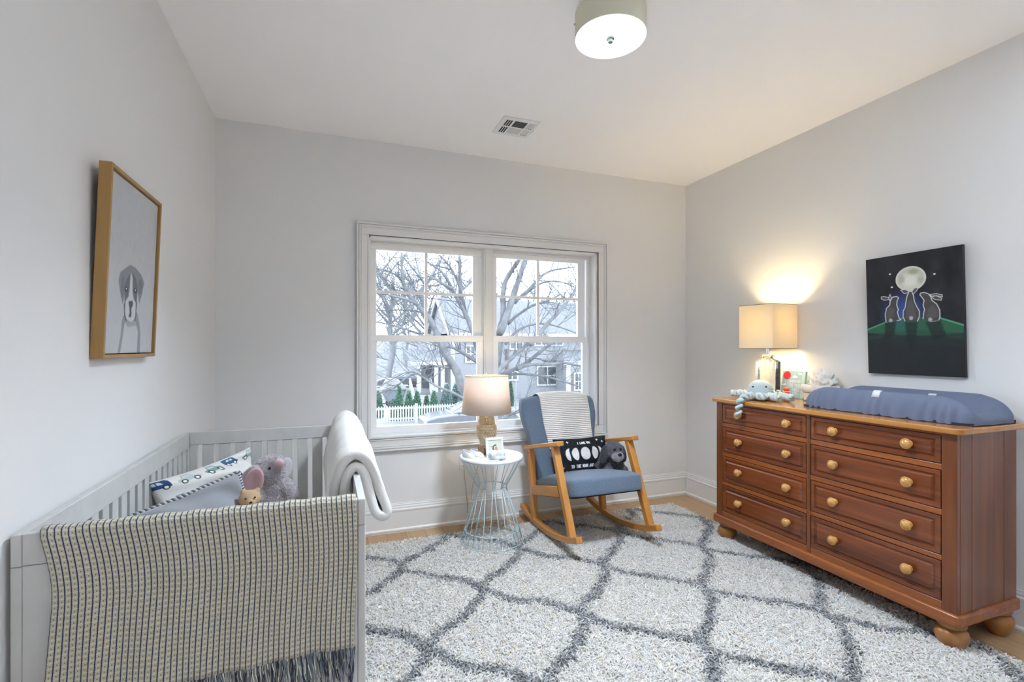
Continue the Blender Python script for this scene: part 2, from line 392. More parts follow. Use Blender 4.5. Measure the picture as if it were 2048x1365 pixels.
# window_1: casing, jamb, mullion, four sashes with panes
def ring(bm, x0, x1, z0, z1, w, y0, y1):
    box(bm, x0, x1, y0, y1, z1-w, z1); box(bm, x0, x1, y0, y1, z0, z0+w); box(bm, x0, x0+w, y0, y1, z0+w, z1-w); box(bm, x1-w, x1, y0, y1, z0+w, z1-w)
    return bm
win = thing('window_1', 'white double window', 'window', (1.149, YB, OZ0)); win['kind'] = 'structure'
bm = NB()
for (w0, w1, d) in ((0,.083,.016),(0,.012,.030),(.016,.026,.024),(.030,.036,.020),(.074,.083,.022)):
    ring(bm, .169+w0, 2.149-w0, .578+w0, 2.165-w0, w1-w0, YB-d, YB-.0005+0)
obj('casing', bm, M_trim, win, bevel=.003)
bm = NB(); d1 = .18
box(bm, OX0, OX0+.014, YB-.015, YB+d1, OZ0, OZ1); box(bm, OX1-.014, OX1, YB-.015, YB+d1, OZ0, OZ1); box(bm, OX0, OX1, YB-.015, YB+d1, OZ1-.014, OZ1); box(bm, OX0, OX1, YB-.015, YB+d1, OZ0, OZ0+.016)
box(bm, OX0+.014, OX0+.02, 3.565, YB+d1, OZ0, OZ1); box(bm, OX1-.022, OX1-.014, 3.565, YB+d1, OZ0, OZ1); box(bm, OX0, OX1, 3.575, YB+d1, OZ1-.03, OZ1-.014)
obj('jamb', bm, M_trim, win, bevel=.002)
bm = NB(); box(bm, 1.107, 1.183, 3.555, YB+d1, OZ0+.016, OZ1-.014); box(bm, 1.118, 1.172, 3.548, 3.556, OZ0+.016, OZ1-.014)
obj('mullion', bm, M_trim, win, bevel=.002)
bm = NB(); box(bm, OX0, OX1, YB-.02, 3.60, OZ0+.002, OZ0+.019)
obj('sill', bm, M_trim, win, bevel=.004)
for (x0, x1) in ((.269, 1.106), (1.186, 2.02)):
    s = obj('lower_sash', (lambda bm: (box(bm, x0, x1, 3.57, 3.605, 1.345, 1.392), box(bm, x0, x1, 3.57, 3.605, .686, .733), box(bm, x0, x0+.042, 3.57, 3.605, .733, 1.345), box(bm, x1-.046, x1, 3.57, 3.605, .733, 1.345), bm)[-1])(NB()), M_sash, win, bevel=.003)
    obj('pane', B(x0+.04, x1-.044, 3.588, 3.591, .73, 1.347), M_glass, s)
    obj('sash_lock', (lambda bm: (box(bm, (x0+x1)/2-.03, (x0+x1)/2+.03, 3.575, 3.6, 1.392, 1.4), bm)[-1])(NB()), M_sash, s, bevel=.003)
    bm = NB(); a0, a1 = x0+.003, x1-.003
    box(bm, a0, a1, 3.612, 3.645, 2.012, 2.058); box(bm, a0, a1, 3.612, 3.645, 1.36, 1.392); box(bm, a0, a0+.040, 3.612, 3.645, 1.392, 2.012); box(bm, a1-.066+.0, a1, 3.612, 3.645, 1.392, 2.012)
    u = obj('upper_sash', bm, M_sash, win, bevel=.003)
    g0, g1 = a0+.040, a1-.066
    obj('pane', B(g0-.002, g1+.002, 3.630, 3.633, 1.390, 2.014), M_glass, u)
    bm = NB(); gm = (g0+g1)/2; box(bm, gm-.010, gm+.010, 3.620, 3.640, 1.392, 2.012); box(bm, g0, gm-.010, 3.620, 3.640, 1.697, 1.717); box(bm, gm+.010, g1, 3.620, 3.640, 1.697, 1.717)
    obj('muntin', bm, M_sash, u, bevel=.002)
w2 = thing('added_rear_window', 'added white window behind the camera for extra daylight', 'window', ((F0+F1)/2, YF, FZ0)); w2['kind'] = 'structure'  # frame for the added opening behind the camera
bm = NB(); ring(bm, F0-.08, F1+.08, FZ0-.08, FZ1+.08, .08, YF, YF+.02); obj('casing', bm, M_trim, w2, bevel=.003)
bm = NB(); ring(bm, F0, F1, FZ0, FZ1, .05, YF-.12, YF-.06); xm = (F0+F1)/2
for xx in (F0+(F1-F0)/2,): box(bm, xx-.03, xx+.03, YF-.12, YF-.06, FZ0+.05, FZ1-.05)
obj('sash', bm, M_sash, w2, bevel=.003)

# ------------------------------------------------------------------ ceiling light and vent
LX, LY, LZ, LR = 1.101, 1.755, 2.600, .1473
cl = thing('ceiling_light', 'round drum ceiling light with grey fabric side and glowing white diffuser', 'ceiling light', (LX, LY, LZ))
bm = NB(); lathe(bm, [(LR-.003, LZ+.002),(LR, LZ),(LR, LZ+.105),(LR-.003, LZ+.105),(LR-.003, LZ+.002)], (LX,LY,0), 64)
obj('drum_shade', bm, mat('drum_fabric', '#d6d3c0', .8, bump=.1, bscale=600), cl)
bm = NB(); lathe(bm, [(0.0001, LZ+.004),(LR-.004, LZ+.004),(LR-.002, LZ-.001),(LR-.007, LZ-.002),(LR-.010, LZ+.001),(.0001, LZ+.0012)], (LX,LY,0), 64)
obj('diffuser', bm, mat('lit_diffuser', (.9,.9,.9), .4, emit=(.86,.97,1.0), estr=1.25), cl)
bm = NB(); lathe(bm, [(.0001, LZ-.019),(.010, LZ-.019),(.0105, LZ-.008),(.016, LZ-.006),(.017, LZ+.001),(.0001, LZ+.001)], (LX,LY,0), 24)
obj('finial', bm, mat('nickel_knob', (.35,.38,.37), .35, 1), cl)
bm = NB(); lathe(bm, [(.0001, LZ+.105),(LR-.004, LZ+.105),(LR-.004, LZ+.109),(.065, LZ+.110),(.065, ZC-.0005),(.0001, ZC-.0005)], (LX,LY,0), 48)
obj('canopy', bm, M_white, cl)
for k in range(6):                        # the lamp's own bulbs, set round the finial
    l = bpy.data.lights.new('ceiling_bulb', 'SPOT'); l.energy = 29; l.color = (.83,.95,1.08); l.shadow_soft_size = 0; l.spot_size = R(128); l.spot_blend = 1.0
    lo_ = bpy.data.objects.new('ceiling_bulb', l); C.objects.link(lo_); lo_.location = (LX+.10*math.cos(k*PI/3), LY+.10*math.sin(k*PI/3), LZ-.022)
bm = NB(); lathe(bm, [(.0001,0),(.004,0),(.004,.006),(.0001,.006)], (0,0,0), 12, 'x'); bmesh.ops.translate(bm, verts=bm.verts, vec=(LX-LR*.94-.006, LY+LR*.34, LZ+.055))
obj('set_screw', bm, M_metal, cl)
vent = thing('air_vent', 'white rectangular metal air vent with dark slots in the ceiling', 'vent', (1.14, 2.94, ZC-.008))
VX0, VX1, VY0, VY1 = 1.010, 1.258, 2.822, 3.070
bm = NB(); box(bm, VX0, VX1, VY0, VY1, ZC-.006, ZC-.0003); obj('vent_frame', bm, M_white, vent, bevel=.003)
M_slot = mat('vent_slot', (.02,.02,.022), .8); M_pale = mat('vent_pale', (.62,.60,.62), .6)
for i in range(2):
    for j in range(3):
        x = VX0+.033+j*.015; y0 = VY0+.035+i*.098
        obj('slot', B(x, x+.009, y0, y0+.078, ZC-.0075, ZC-.0055), M_slot, vent)
for j in range(7):
    y = VY0+.036+j*.0115
    obj('louver', B(VX0+.088, VX0+.172, y, y+.007, ZC-.0075, ZC-.0055), M_slot, vent)
obj('louver_panel', B(VX0+.088, VX0+.172, VY0+.133, VY0+.210, ZC-.0072, ZC-.0055), M_pale, vent)
for i in range(2):
    for j in range(3):
        x = VX0+.187+j*.015; y0 = VY0+.035+i*.098
        obj('slot', B(x, x+.010, y0, y0+.070, ZC-.0072, ZC-.0055), M_pale, vent)
        obj('slot', B(x+.002, x+.008, y0+.070, y0+.078, ZC-.0075, ZC-.0055), M_slot, vent)
bm = NB(); tube(bm, [(VX1-.014, VY0+.09, ZC-.006), (VX1-.012, VY0+.10, ZC-.02), (VX1-.012, VY0+.15, ZC-.016)], .0015, 6); obj('lever', bm, M_metal, vent)

# ------------------------------------------------------------------ unseen uplighter, added to bounce even light off the ceiling
ul = thing('added_fill_uplighter', 'added fill light shaped as a slim white floor uplighter outside the view', 'lamp', (1.9, .15, 0))
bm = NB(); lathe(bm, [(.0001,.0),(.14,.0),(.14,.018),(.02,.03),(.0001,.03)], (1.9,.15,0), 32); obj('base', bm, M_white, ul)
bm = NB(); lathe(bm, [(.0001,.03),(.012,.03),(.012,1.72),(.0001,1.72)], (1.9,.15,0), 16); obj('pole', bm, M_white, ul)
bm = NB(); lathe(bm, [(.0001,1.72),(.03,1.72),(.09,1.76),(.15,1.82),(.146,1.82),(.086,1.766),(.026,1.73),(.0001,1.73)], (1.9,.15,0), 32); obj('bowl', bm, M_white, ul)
l = bpy.data.lights.new('added_fill_spot', 'SPOT'); l.energy = UP; l.color = (.84,.95,1.08); l.shadow_soft_size = .05; l.spot_size = R(104); l.spot_blend = 1.0
lo_ = bpy.data.objects.new('added_fill_spot', l); C.objects.link(lo_); lo_.location = (1.9, .15, 1.80); lo_.rotation_euler = (PI, 0, 0)

# ------------------------------------------------------------------ rug
RX0, RX1, RY0, RY1 = -.22, 2.625, .35, 3.25
def lattice(x, y):
    u = (x-.40)/.735; v = (y-2.855)/.82
    p, q = u+v, u-v
    a = p+.042*np.sin(2*PI*q)+.014*np.sin(2*PI*q*2.3+1); b = q+.042*np.sin(2*PI*p+.6)+.014*np.sin(2*PI*p*2.1)
    da = np.abs(a-np.round(a)); db = np.abs(b-np.round(b))
    return np.minimum(da, db)
rug = thing('shag_rug', 'white shag rug with a grey wavy diamond lattice on the wooden floor', 'rug', ((RX0+RX1)/2, (RY0+RY1)/2, 0))
nx, ny = 190, 190
gx, gy = np.meshgrid(np.linspace(RX0+.01, RX1-.01, nx), np.linspace(RY0+.01, RY1-.01, ny))
gz = .014+RNG.uniform(0, .003, gx.shape)
edge = np.minimum(np.minimum(gx-RX0, RX1-gx), np.minimum(gy-RY0, RY1-gy)); gz *= np.clip(edge/.02, .2, 1)
WHT, GRY = np.array((.96,.945,.925)), np.array(lin('#c2c2c3'))
gc = np.where((lattice(gx, gy) < .047)[...,None], GRY, WHT)
base = obj('backing', gridmesh('backing', np.stack([gx, gy, gz], -1), gc), attr_mat('rug_backing', .95), rug)
solid(base, .013)
def yarn_mat():
    m = bpy.data.materials.new('rug_yarn'); m.use_nodes = True; nt = m.node_tree; nt.nodes.clear(); L = nt.links.new
    o = nt.nodes.new('ShaderNodeOutputMaterial'); d = nt.nodes.new('ShaderNodeBsdfDiffuse'); t = nt.nodes.new('ShaderNodeBsdfTranslucent'); x = nt.nodes.new('ShaderNodeMixShader')
    a = nt.nodes.new('ShaderNodeVertexColor'); a.layer_name = 'col'; x.inputs[0].default_value = .5
    L(a.outputs[0], d.inputs[0]); L(a.outputs[0], t.inputs[0]); L(d.outputs[0], x.inputs[1]); L(t.outputs[0], x.inputs[2]); L(x.outputs[0], o.inputs[0])
    return m
def pile(n):
    x = RNG.uniform(RX0, RX1, n); y = RNG.uniform(RY0, RY1, n)
    # tufts nobody can see (under the dresser's back, off behind the camera) are left out
    keep = ~((x < -.05) | (y < .75)); x, y = x[keep], y[keep]; n = len(x)
    th = RNG.uniform(0, 2*PI, n); lean = RNG.uniform(.7, 1.5, n); L = RNG.uniform(.022, .036, n); curl = RNG.uniform(-4.2, 4.2, n)
    K = 5; rad = RNG.uniform(.0024, .0036, n); pts = []
    px, py, pz = x.copy(), y.copy(), np.full(n, .010)
    for k in range(K):
        pts.append(np.stack([px, py, pz], -1)); t = k/(K-1)
        an = th+curl*t; el = PI/2-lean*(0.35+t*1.15); st = L/(K-1)
        px = px+np.cos(an)*np.cos(el)*st; py = py+np.sin(an)*np.cos(el)*st; pz = np.maximum(pz+np.sin(el)*st, .013)
    P = np.stack(pts, 1)                                    # n,K,3
    T = np.gradient(P, axis=1); T /= np.linalg.norm(T, axis=2, keepdims=True)+1e-9
    A = np.cross(T, np.array([.31,.17,.93])); A /= np.linalg.norm(A, axis=2, keepdims=True)+1e-9; D = np.cross(T, A)
    prof = np.array([.8,1.,1.,.95,.55])[None,:,None,None]
    ring = np.stack([A*math.cos(a)+D*math.sin(a) for a in (0, 2*PI/3, 4*PI/3)], 2)
    V = P[:,:,None,:]+ring*rad[:,None,None,None]*prof       # n,K,3,3
    b = np.arange(n)[:,None]*(K*3); F = []
    for k in range(K-1):
        for s in range(3):
            F.append(b+np.array([[k*3+s, k*3+(s+1)%3, (k+1)*3+(s+1)%3, (k+1)*3+s]]))
    F = np.concatenate(F)
    dl = lattice(x, y)+RNG.normal(0, .011, n); g = dl < .047+.010*np.sin(x*31+y*17)
    c = np.where(g[:,None], GRY*RNG.uniform(.55, 1.5, (n,1)), WHT*RNG.uniform(.9, 1.06, (n,1)))
    warm = (~g) & (RNG.random(n) < .10); c[warm] *= np.array([1.0,.95,.86])
    return rawmesh('pile', V.reshape(-1,3), F, np.repeat(np.clip(c,0,.97), K*3, 0))
o = obj('pile', pile(165000), yarn_mat(), rug, smooth=180); o['kind'] = 'stuff'

# ------------------------------------------------------------------ dresser
M_ch_y = wood('cherry_along', '#502510', '#864621', .24, 'y', 1.0, coat=.35)
M_ch_z = wood('cherry_upright', '#55290f', '#7e4620', .28, 'z', .8, coat=.25)
M_ch_rail = wood('cherry_rail', '#6f3a17', '#985626', .26, 'y', 1.0, coat=.3)
M_top = wood('honey_top', '#9c6428', '#b87f3c', .22, 'y', .9, coat=.4)
M_knob = wood('birch_knob', '#b07c3c', '#c69450', .3, 'y', .7, coat=.4)
M_foot = wood('oak_foot', '#8a5a2a', '#a9733c', .3, 'z', .6, coat=.3)
dr = thing('dresser', 'long cherry wood dresser with eight drawers, honey top and round bun feet', 'dresser', (2.67, 1.915, 0))
DX, DBK, DY0, DY1 = 2.455, 2.893, 1.240, 2.585
ROWS = [(.802,.925),(.607,.773),(.410,.578),(.213,.384)]; COLS = [(1.926,2.532),(1.297,1.899)]
bm = NB()
box(bm, DX+.02, DBK, DY0+.012, DY1-.012, .176, .937)
obj('carcass', bm, M_ch_z, dr)
for a0, a1 in ((DY0, 1.295), (2.534, DY1), (1.901, 1.924)): obj('front_stile', B(DX, DX+.022, a0, a1, .17, .937), M_ch_z, dr, bevel=.002)
for z0, z1 in ((.926,.937),(.775,.800),(.580,.605),(.386,.408),(.17,.211)):
    for a0, a1 in ((1.295, 1.901), (1.924, 2.534)): obj('front_rail', B(DX+.0015, DX+.022, a0, a1, z0, z1), M_ch_rail, dr, bevel=.0015)
for yy, s in ((DY0, 1), (DY1, -1)):
    bm = NB()
    for x0, x1 in ((DX+.0232, 2.558),(2.561, 2.793),(2.796, DBK)):
        box(bm, x0, x1, min(yy, yy+s*.012), max(yy, yy+s*.012), .17, .937)
    obj('side_panel', bm, M_ch_z, dr, bevel=.002)
obj('plinth', B(2.44, 2.902, 1.227, 2.607, .122, .178), M_ch_rail, dr, bevel=.014, segs=4)
bm = NB(); rr = .035; pts = []
for cx, cy, a0 in ((2.925-.005, 1.213+.005, -90),(2.925-.005, 2.616-.005, 0),(2.428+rr, 2.616-rr, 90),(2.428+rr, 1.213+rr, 180)):
    r_ = rr if cx < 2.6 else .005
    for k in range(7): a = R(a0+90*k/6); pts.append((cx+r_*math.cos(a), cy+r_*math.sin(a)))
prism(bm, pts, 'z', .937, .962); obj('top', bm, M_top, dr, bevel=.009, segs=4)
def rect_rings(bm, y0, y1, z0, z1, prof):
    prev = None
    for ins, x in prof:
        q = [bm.verts.new((x, y, z)) for y, z in ((y0+ins, z0+ins),(y1-ins, z0+ins),(y1-ins, z1-ins),(y0+ins, z1-ins))]
        if prev:
            for k in range(4): bm.faces.new((prev[k], prev[(k+1)%4], q[(k+1)%4], q[k]))
        prev = q
    bm.faces.new(prev); return bm
KZ = (.867,.694,.500,.302)
knob_me = None
for ci, (y0, y1) in enumerate(COLS):
    for ri, (z0, z1) in enumerate(ROWS):
        bm = NB(); rect_rings(bm, y0+.0015, y1-.0015, z0+.0015, z1-.0015, [(0, DX+.03),(0, DX+.002),(.002, DX),(.018, DX),(.0225, DX+.007),(.026, DX+.007),(.034, DX-.001),(.036, DX-.002)])
        d = obj('drawer', bm, M_ch_y, dr, smooth=20)
        for ky in ((2.386, 2.036) if ci == 0 else (1.762, 1.418)):
            bm = NB(); lathe(bm, [(.0001, 0),(.016, 0),(.0165,-.004),(.010,-.008),(.009,-.014),(.0185,-.017),(.0240,-.022),(.0240,-.026),(.0210,-.0295),(.0185,-.0290),(.0160,-.0325),(.0001,-.0365)], (DX-.001, ky, KZ[ri]), 24, 'x')
            obj('knob', bm, M_knob, d, smooth=60)
for fx in (2.512, 2.845):
    for fy in (1.288, 2.548):
        bm = NB(); lathe(bm, [(.0001,.0),(.030,.0),(.033,.012),(.048,.028),(.058,.048),(.060,.066),(.056,.083),(.044,.094),(.040,.097),(.048,.101),(.052,.110),(.052,.1235),(.0001,.1235)], (fx, fy, 0), 32)
        obj('foot', bm, M_foot, dr, smooth=60)
TZ = .962
# ------------------------------------------------------------------ changing pad
def ramp(x, a, b): return np.clip((x-a)/(b-a), 0, 1)
PX0, PX1, PY0, PY1 = 2.535, 2.925, 1.222, 2.048
nu, nv = 150, 72
uu = np.linspace(0, 1, nu); perim = []
pad = thing('changing_pad', 'contoured baby changing pad in slate blue cover on the dresser top', 'changing pad', ((PX0+PX1)/2, (PY0+PY1)/2, TZ))
a = np.linspace(-1, 1, 150)[None,:]; b = np.linspace(-1, 1, 90)[:,None]; a, b = a+0*b, b+0*a      # a along y, b along x
def superdisc(a, b, n=7):
    m = np.maximum(np.abs(a), np.abs(b))+1e-9; q = (np.abs(a)**n+np.abs(b)**n)**(1/n)
    return a*m/q, b*m/q, m
sa, sb, m = superdisc(a, b)
side = np.abs(b); hump = np.exp(-((side-.80)/.24)**2); endcap = 1-.45*np.clip((np.abs(a)-.62)/.38, 0, 1)**2
top = .050+.068*hump*endcap
edge = np.sqrt(np.clip(1-(np.clip((m-.72)/.28, 0, 1))**2.6, 0, 1))
H = top*edge
wr = .0035*np.sin(46*a+14*(1-m)+2*np.sin(9*a))*ramp(m, .80, .96)+.003*np.sin(23*a-9*b+1)*ramp(m, .82, .95)
Xp = (PX0+PX1)/2+sb*(PX1-PX0)/2*(1-.03*(1-edge))-np.sign(b)*wr*ramp(np.abs(b), .6, .95)
Yp = (PY0+PY1)/2+sa*(PY1-PY0)/2*(1-.02*(1-edge))
Pp = np.stack([Xp, Yp, TZ+.004+H+wr*.4], -1)
pb = obj('pad_cover', gridmesh('pad', Pp), mat('slate_cotton', '#5c657b', .75, bump=.12, bscale=500), pad, smooth=180)
obj('pad_base', (lambda bm: (prism(bm, [((PX0+PX1)/2+(PX1-PX0)/2*.94*s*1., (PY0+PY1)/2+(PY1-PY0)/2*.95*t) for s, t in ((-1,-.9),(-.9,-1),(.9,-1),(1,-.9),(1,.9),(.9,1),(-.9,1),(-1,.9))], 'z', TZ+.0005, TZ+.012), bm)[-1])(NB()), mat('pad_underside', '#23283a', .9), pad)
M_tag = mat('grey_web_strap', '#c9cacb', .8, bump=.2, bscale=900)
def patch(name, y, b0, b1, w, parent):
    rows = []
    for t in np.linspace(b0, b1, 9):
        j = int(round((t+1)/2*89)); row = Pp[j]; o_ = np.argsort(row[:,1])
        ys_ = np.linspace(y-w/2, y+w/2, 5); rows.append(np.stack([np.interp(ys_, row[o_,1], row[o_,0]), ys_, np.interp(ys_, row[o_,1], row[o_,2])+.0025], -1))
    o = obj(name, gridmesh(name, np.array(rows)), M_tag, parent, smooth=180); solid(o, .002, 0)
patch('strap', 1.628, -.90, -.66, .036, pad); patch('strap', 1.545, .50, .66, .034, pad)

# ------------------------------------------------------------------ crystal lamp
CLX, CLY = 2.802, 2.482
lamp2 = thing('crystal_lamp', 'table lamp with faceted clear crystal base and square cream shade on the dresser', 'lamp', (CLX, CLY, TZ), R(5.6))
M_crystal = bpy.data.materials.new('crystal'); M_crystal.use_nodes = True
_b = M_crystal.node_tree.nodes['Principled BSDF']; _b.inputs['Transmission Weight'].default_value = 1; _b.inputs['Roughness'].default_value = 0; _b.inputs['IOR'].default_value = 1.33; _b.inputs['Base Color'].default_value = (.98,.99,1,1)
RZ = Matrix.Translation((CLX, CLY, 0)) @ Matrix.Rotation(R(5.6), 4, 'Z')
def octo(h, c): return [(h,-h+c),(h,h-c),(h-c,h),(-h+c,h),(-h,h-c),(-h,-h+c),(-h+c,-h),(h-c,-h)]
bm = NB(); prev = None
for h, c, z in ((.066,.026,TZ+.001),(.066,.026,TZ+.012),(.046,.018,TZ+.018),(.046,.018,TZ+.030),(.064,.026,TZ+.046),(.066,.027,1.205),(.052,.022,1.216),(.030,.012,1.226),(.027,.011,1.236),(.031,.013,1.241),(.031,.013,1.248),(.020,.008,1.252)):
    q = [bm.verts.new(RZ @ Vector((x, y, z))) for x, y in octo(h, c)]
    if prev:
        for k in range(8): bm.faces.new((prev[k], prev[(k+1)%8], q[(k+1)%8], q[k]))
    else: bm.faces.new(q[::-1])
    prev = q
bm.faces.new(prev); obj('crystal_base', bm, M_crystal, lamp2, smooth=0)
bm = NB(); lathe(bm, [(.0001,1.2525),(.011,1.2525),(.011,1.300),(.016,1.302),(.016,1.345),(.0001,1.345)], (CLX, CLY, 0), 20); obj('socket', bm, M_chrome, lamp2)
SH = .126; sz0, sz1 = 1.296, 1.589
M_sh2 = shade_mat('cream_square_shade', '#e4dcc6', '#f3e08e', .135)
bm = NB()
for k, (x0, y0, x1, y1) in enumerate(((-SH,-SH,SH,-SH),(SH,-SH,SH,SH),(SH,SH,-SH,SH),(-SH,SH,-SH,-SH))):
    q = [bm.verts.new(RZ @ Vector(p)) for p in ((x0,y0,sz0),(x1,y1,sz0),(x1,y1,sz1),(x0,y0,sz1))]; bm.faces.new(q)
bmesh.ops.remove_doubles(bm, verts=bm.verts, dist=1e-5)
o = obj('lamp_shade', bm, M_sh2, lamp2, smooth=0); solid(o, .0015, -1)
bm = NB()
for zz in (sz0, sz1): tube(bm, [RZ @ Vector(p) for p in ((SH,SH,zz),(-SH,SH,zz),(-SH,-SH,zz),(SH,-SH,zz))], .0016, 6, closed=True)
tube(bm, [RZ @ Vector(p) for p in ((-SH,0,sz1-.02),(SH,0,sz1-.02))], .002, 6); tube(bm, [RZ @ Vector(p) for p in ((0,0,1.345),(0,0,sz1-.02))], .003, 6)
obj('shade_frame', bm, mat('bronze_wire', '#7c6a44', .4, .8), lamp2)
bm = NB(); ell(bm, (CLX, CLY, 1.40), (.028,.028,.040)); obj('bulb', bm, mat('lit_bulb_square', (.9,.8,.6), .4, emit=(1,.80,.50), estr=25), lamp2)
def glow(name, loc, e, r=.035, color=(1,.83,.50)):
    l = bpy.data.lights.new(name, 'POINT'); l.energy = e; l.color = color; l.shadow_soft_size = r
    o = bpy.data.objects.new(name, l); C.objects.link(o); o.location = loc; return o
glow('crystal_lamp_light', (CLX, CLY, 1.47), 7.5)

# ------------------------------------------------------------------ board book, toy, cloth bin
P = Paint(150, 160, '#93aab4', .95); P.noise(.04, 14, 3)
P.poly([(.86,0),(1,0),(1,1),(.86,1)], '#a4c0c0'); P.line([(.86,0),(.86,1)], .006, '#87a3a8')
for cx, cy, r in ((.56,.20,.06),(.50,.22,.045),(.63,.22,.045),(.74,.08,.05),(.80,.095,.05),(.10,.52,.045),(.16,.515,.05),(.04,.53,.03)): P.ell(cx, cy, r, r*.7, '#d5dbe0')
P.line([(.22,.3),(.21,.72)], .006, '#4a5a66'); P.ell(.21, .17, .165, .155, '#6d2530', .05); P.ell(.21, .165, .15, .14, '#c9292f', .06)
P.poly([(.12,1),(.14,.85),(.22,.72),(.28,.85),(.30,1)], '#8c1f1f'); P.ell(.21, .80, .05, .06, '#c58a3a')
P.text(.36, .33, .10, .060, 'WHEREVER', .008, '#bccbd4'); P.text(.36, .47, .12, .060, 'THE ROAD', .008, '#bccbd4'); P.text(.50, .63, .11, .062, 'TAKES', .008, '#bccbd4'); P.text(.52, .78, .09, .075, 'YOU', .008, '#bccbd4')
bk = thing('board_book', 'square pale blue board book with red balloon cover leaning by crystal lamp', 'book', (2.905, 2.376, TZ))
BY0, BY1 = 2.292, 2.463
bm = NB(); Mb = Matrix.Translation((2.893, 0, TZ+.001)) @ Matrix.Rotation(R(9), 4, 'Y')
box(bm, .0, .016, BY0, BY1, .0, .183, Mb); obj('cover', bm, mat('book_edge', '#8fb0b4', .5), bk, bevel=.002)
fr = lambda y, z: Mb @ Vector((-.0008, y, z))
obj('printed_front', canvas_mesh('front', P, fr(BY1-.001,.181), fr(BY0+.001,.181), fr(BY1-.001,.002)), attr_mat('printed_paper', .45, spec=.4), bk)
ty = thing('wooden_block_toy', 'small red and orange block toy standing before the board book', 'toy', (2.775, 2.316, TZ))
Mt = Matrix.Translation((2.775, 2.316, TZ)) @ Matrix.Rotation(R(-40), 4, 'Z')
bm = NB(); box(bm, -.016, .016, -.020, .020, .0005, .050, Mt); obj('block', bm, mat('red_paint', '#b01512', .4), ty, bevel=.003)
bm = NB(); box(bm, -.018, .018, -.021, .021, .050, .056, Mt); obj('stripe', bm, mat('cream_paint', '#f0d9a8', .5), ty, bevel=.002)
bm = NB(); prism(bm, [(-.020,.056),(.020,.056),(.019,.070),(.012,.078),(0,.081),(-.012,.078),(-.019,.070)], 'x', -.016, .016, Mt); obj('rounded_cap', bm, mat('orange_paint', '#d8481c', .4), ty, bevel=.002)
# bin
bn = thing('fabric_bin', 'white soft fabric bin with turned down cuff behind the changing pad', 'bin', (2.882, 2.163, TZ))
M_lin = mat('white_linen', '#d9d6cf', .85, bump=.35, bscale=90)
def loftbox(cx, cy, rows, n=64, sq=5, wob=.003, seed=0):
    g = np.random.default_rng(seed); th = np.linspace(0, 2*PI, n, endpoint=False); P = []
    ph = g.uniform(0, 6, 6)
    for hx, hy, z in rows:
        c, s = np.cos(th), np.sin(th); k = (np.abs(c)**sq+np.abs(s)**sq)**(-1/sq)
        w = wob*(np.sin(5*th+ph[0]+z*30)+np.sin(9*th+ph[1]-z*50)*.6)
        P.append(np.stack([cx+(hx+w)*c*k, cy+(hy+w)*s*k, z+w*.6*np.ones(n)], -1))
    return np.array(P)
obj('bin_body', gridmesh('bin', loftbox(2.882, 2.163, [(.050,.088,TZ+.004),(.052,.092,TZ+.03),(.052,.092,TZ+.095)]), wrap=True), M_lin, bn, smooth=60)
obj('cuff', gridmesh('cuff', loftbox(2.882, 2.163, [(.055,.095,TZ+.055),(.060,.101,TZ+.060),(.061,.102,TZ+.085),(.057,.098,TZ+.104),(.051,.091,TZ+.104),(.046,.085,TZ+.080),(.03,.06,TZ+.076),(.002,.002,TZ+.076)], seed=2), wrap=True), M_lin, bn, smooth=60)
def crumple(cx, cy, cz, rx, ry, rz, seed, amp=.16):
    g = np.random.default_rng(seed); bm = NB(); bmesh.ops.create_icosphere(bm, subdivisions=5, radius=1)
    W = [(Vector(g.normal(0, 1, 3))*g.uniform(2, 6), g.uniform(0, 6), g.uniform(.3, 1)) for _ in range(14)]
    for v in bm.verts:
        d = sum(a*(1-abs(math.sin(w.dot(v.co)+p))) for w, p, a in W)/5
        q = v.co*(1-amp+amp*d*1.4); v.co = Vector((cx+q.x*rx, cy+q.y*ry, cz+max(q.z, -.6)*rz))
    return bm
tag(obj('cloth_bundle', crumple(2.882, 2.145, 1.095, .046, .082, .078, 5, .30), M_lin, smooth=180), 'crumpled white cloth heaped in the white fabric bin', 'cloth')

# ------------------------------------------------------------------ crocheted octopus
M_yarn = mat('chenille_yarn', '#b2bfc1', .95, sheen=.3, bump=.6, bscale=160)
oc = thing('octopus_plush', 'pale blue crocheted octopus plush with curly tentacles on the dresser edge', 'plush toy', (2.66, 2.41, TZ))
OC = Vector((2.628, 2.385, 1.020))
bm = NB()
nr, na = 15, 40
rows = []
for i in range(nr*3):
    t = i/(nr*3-1); ph = t*PI*.62; rib = .0022*abs(math.sin(i/3*PI)); ring_ = []
    for k in range(na*2):
        a = 2*PI*k/(na*2)+(i//3)*.08; r = (.076+rib+.0016*abs(math.sin(a*na/2)))*math.sin(ph+.02)
        ring_.append((OC.x+r*math.cos(a), OC.y+r*math.sin(a), OC.z-.012+.084*math.cos(ph)))
    rows.append(ring_)
obj('head', gridmesh('head', np.array(rows), wrap=True), M_yarn, oc, smooth=180)
P_ = []
for k in range(181):
    a = 2*PI*k/180; w = .010*math.sin(a*17); P_.append((OC.x+(.084+w*.5)*math.cos(a), OC.y+(.084+w*.5)*math.sin(a), OC.z-.028+w))
bm = NB(); tube(bm, P_[:-1], .010, 8, closed=True); obj('frill', bm, M_yarn, oc, smooth=180)
bm = NB(); lathe(bm, [(.0001,TZ+.001),(.05,TZ+.002),(.075,TZ+.02),(.078,TZ+.045),(.06,TZ+.05),(.0001,TZ+.05)], (OC.x, OC.y, 0), 24); obj('body', bm, M_yarn, oc, smooth=180)
camd = Vector((-OC.x, -OC.y, 0)).normalized(); camr = Vector((camd.y, -camd.x, 0))*-1
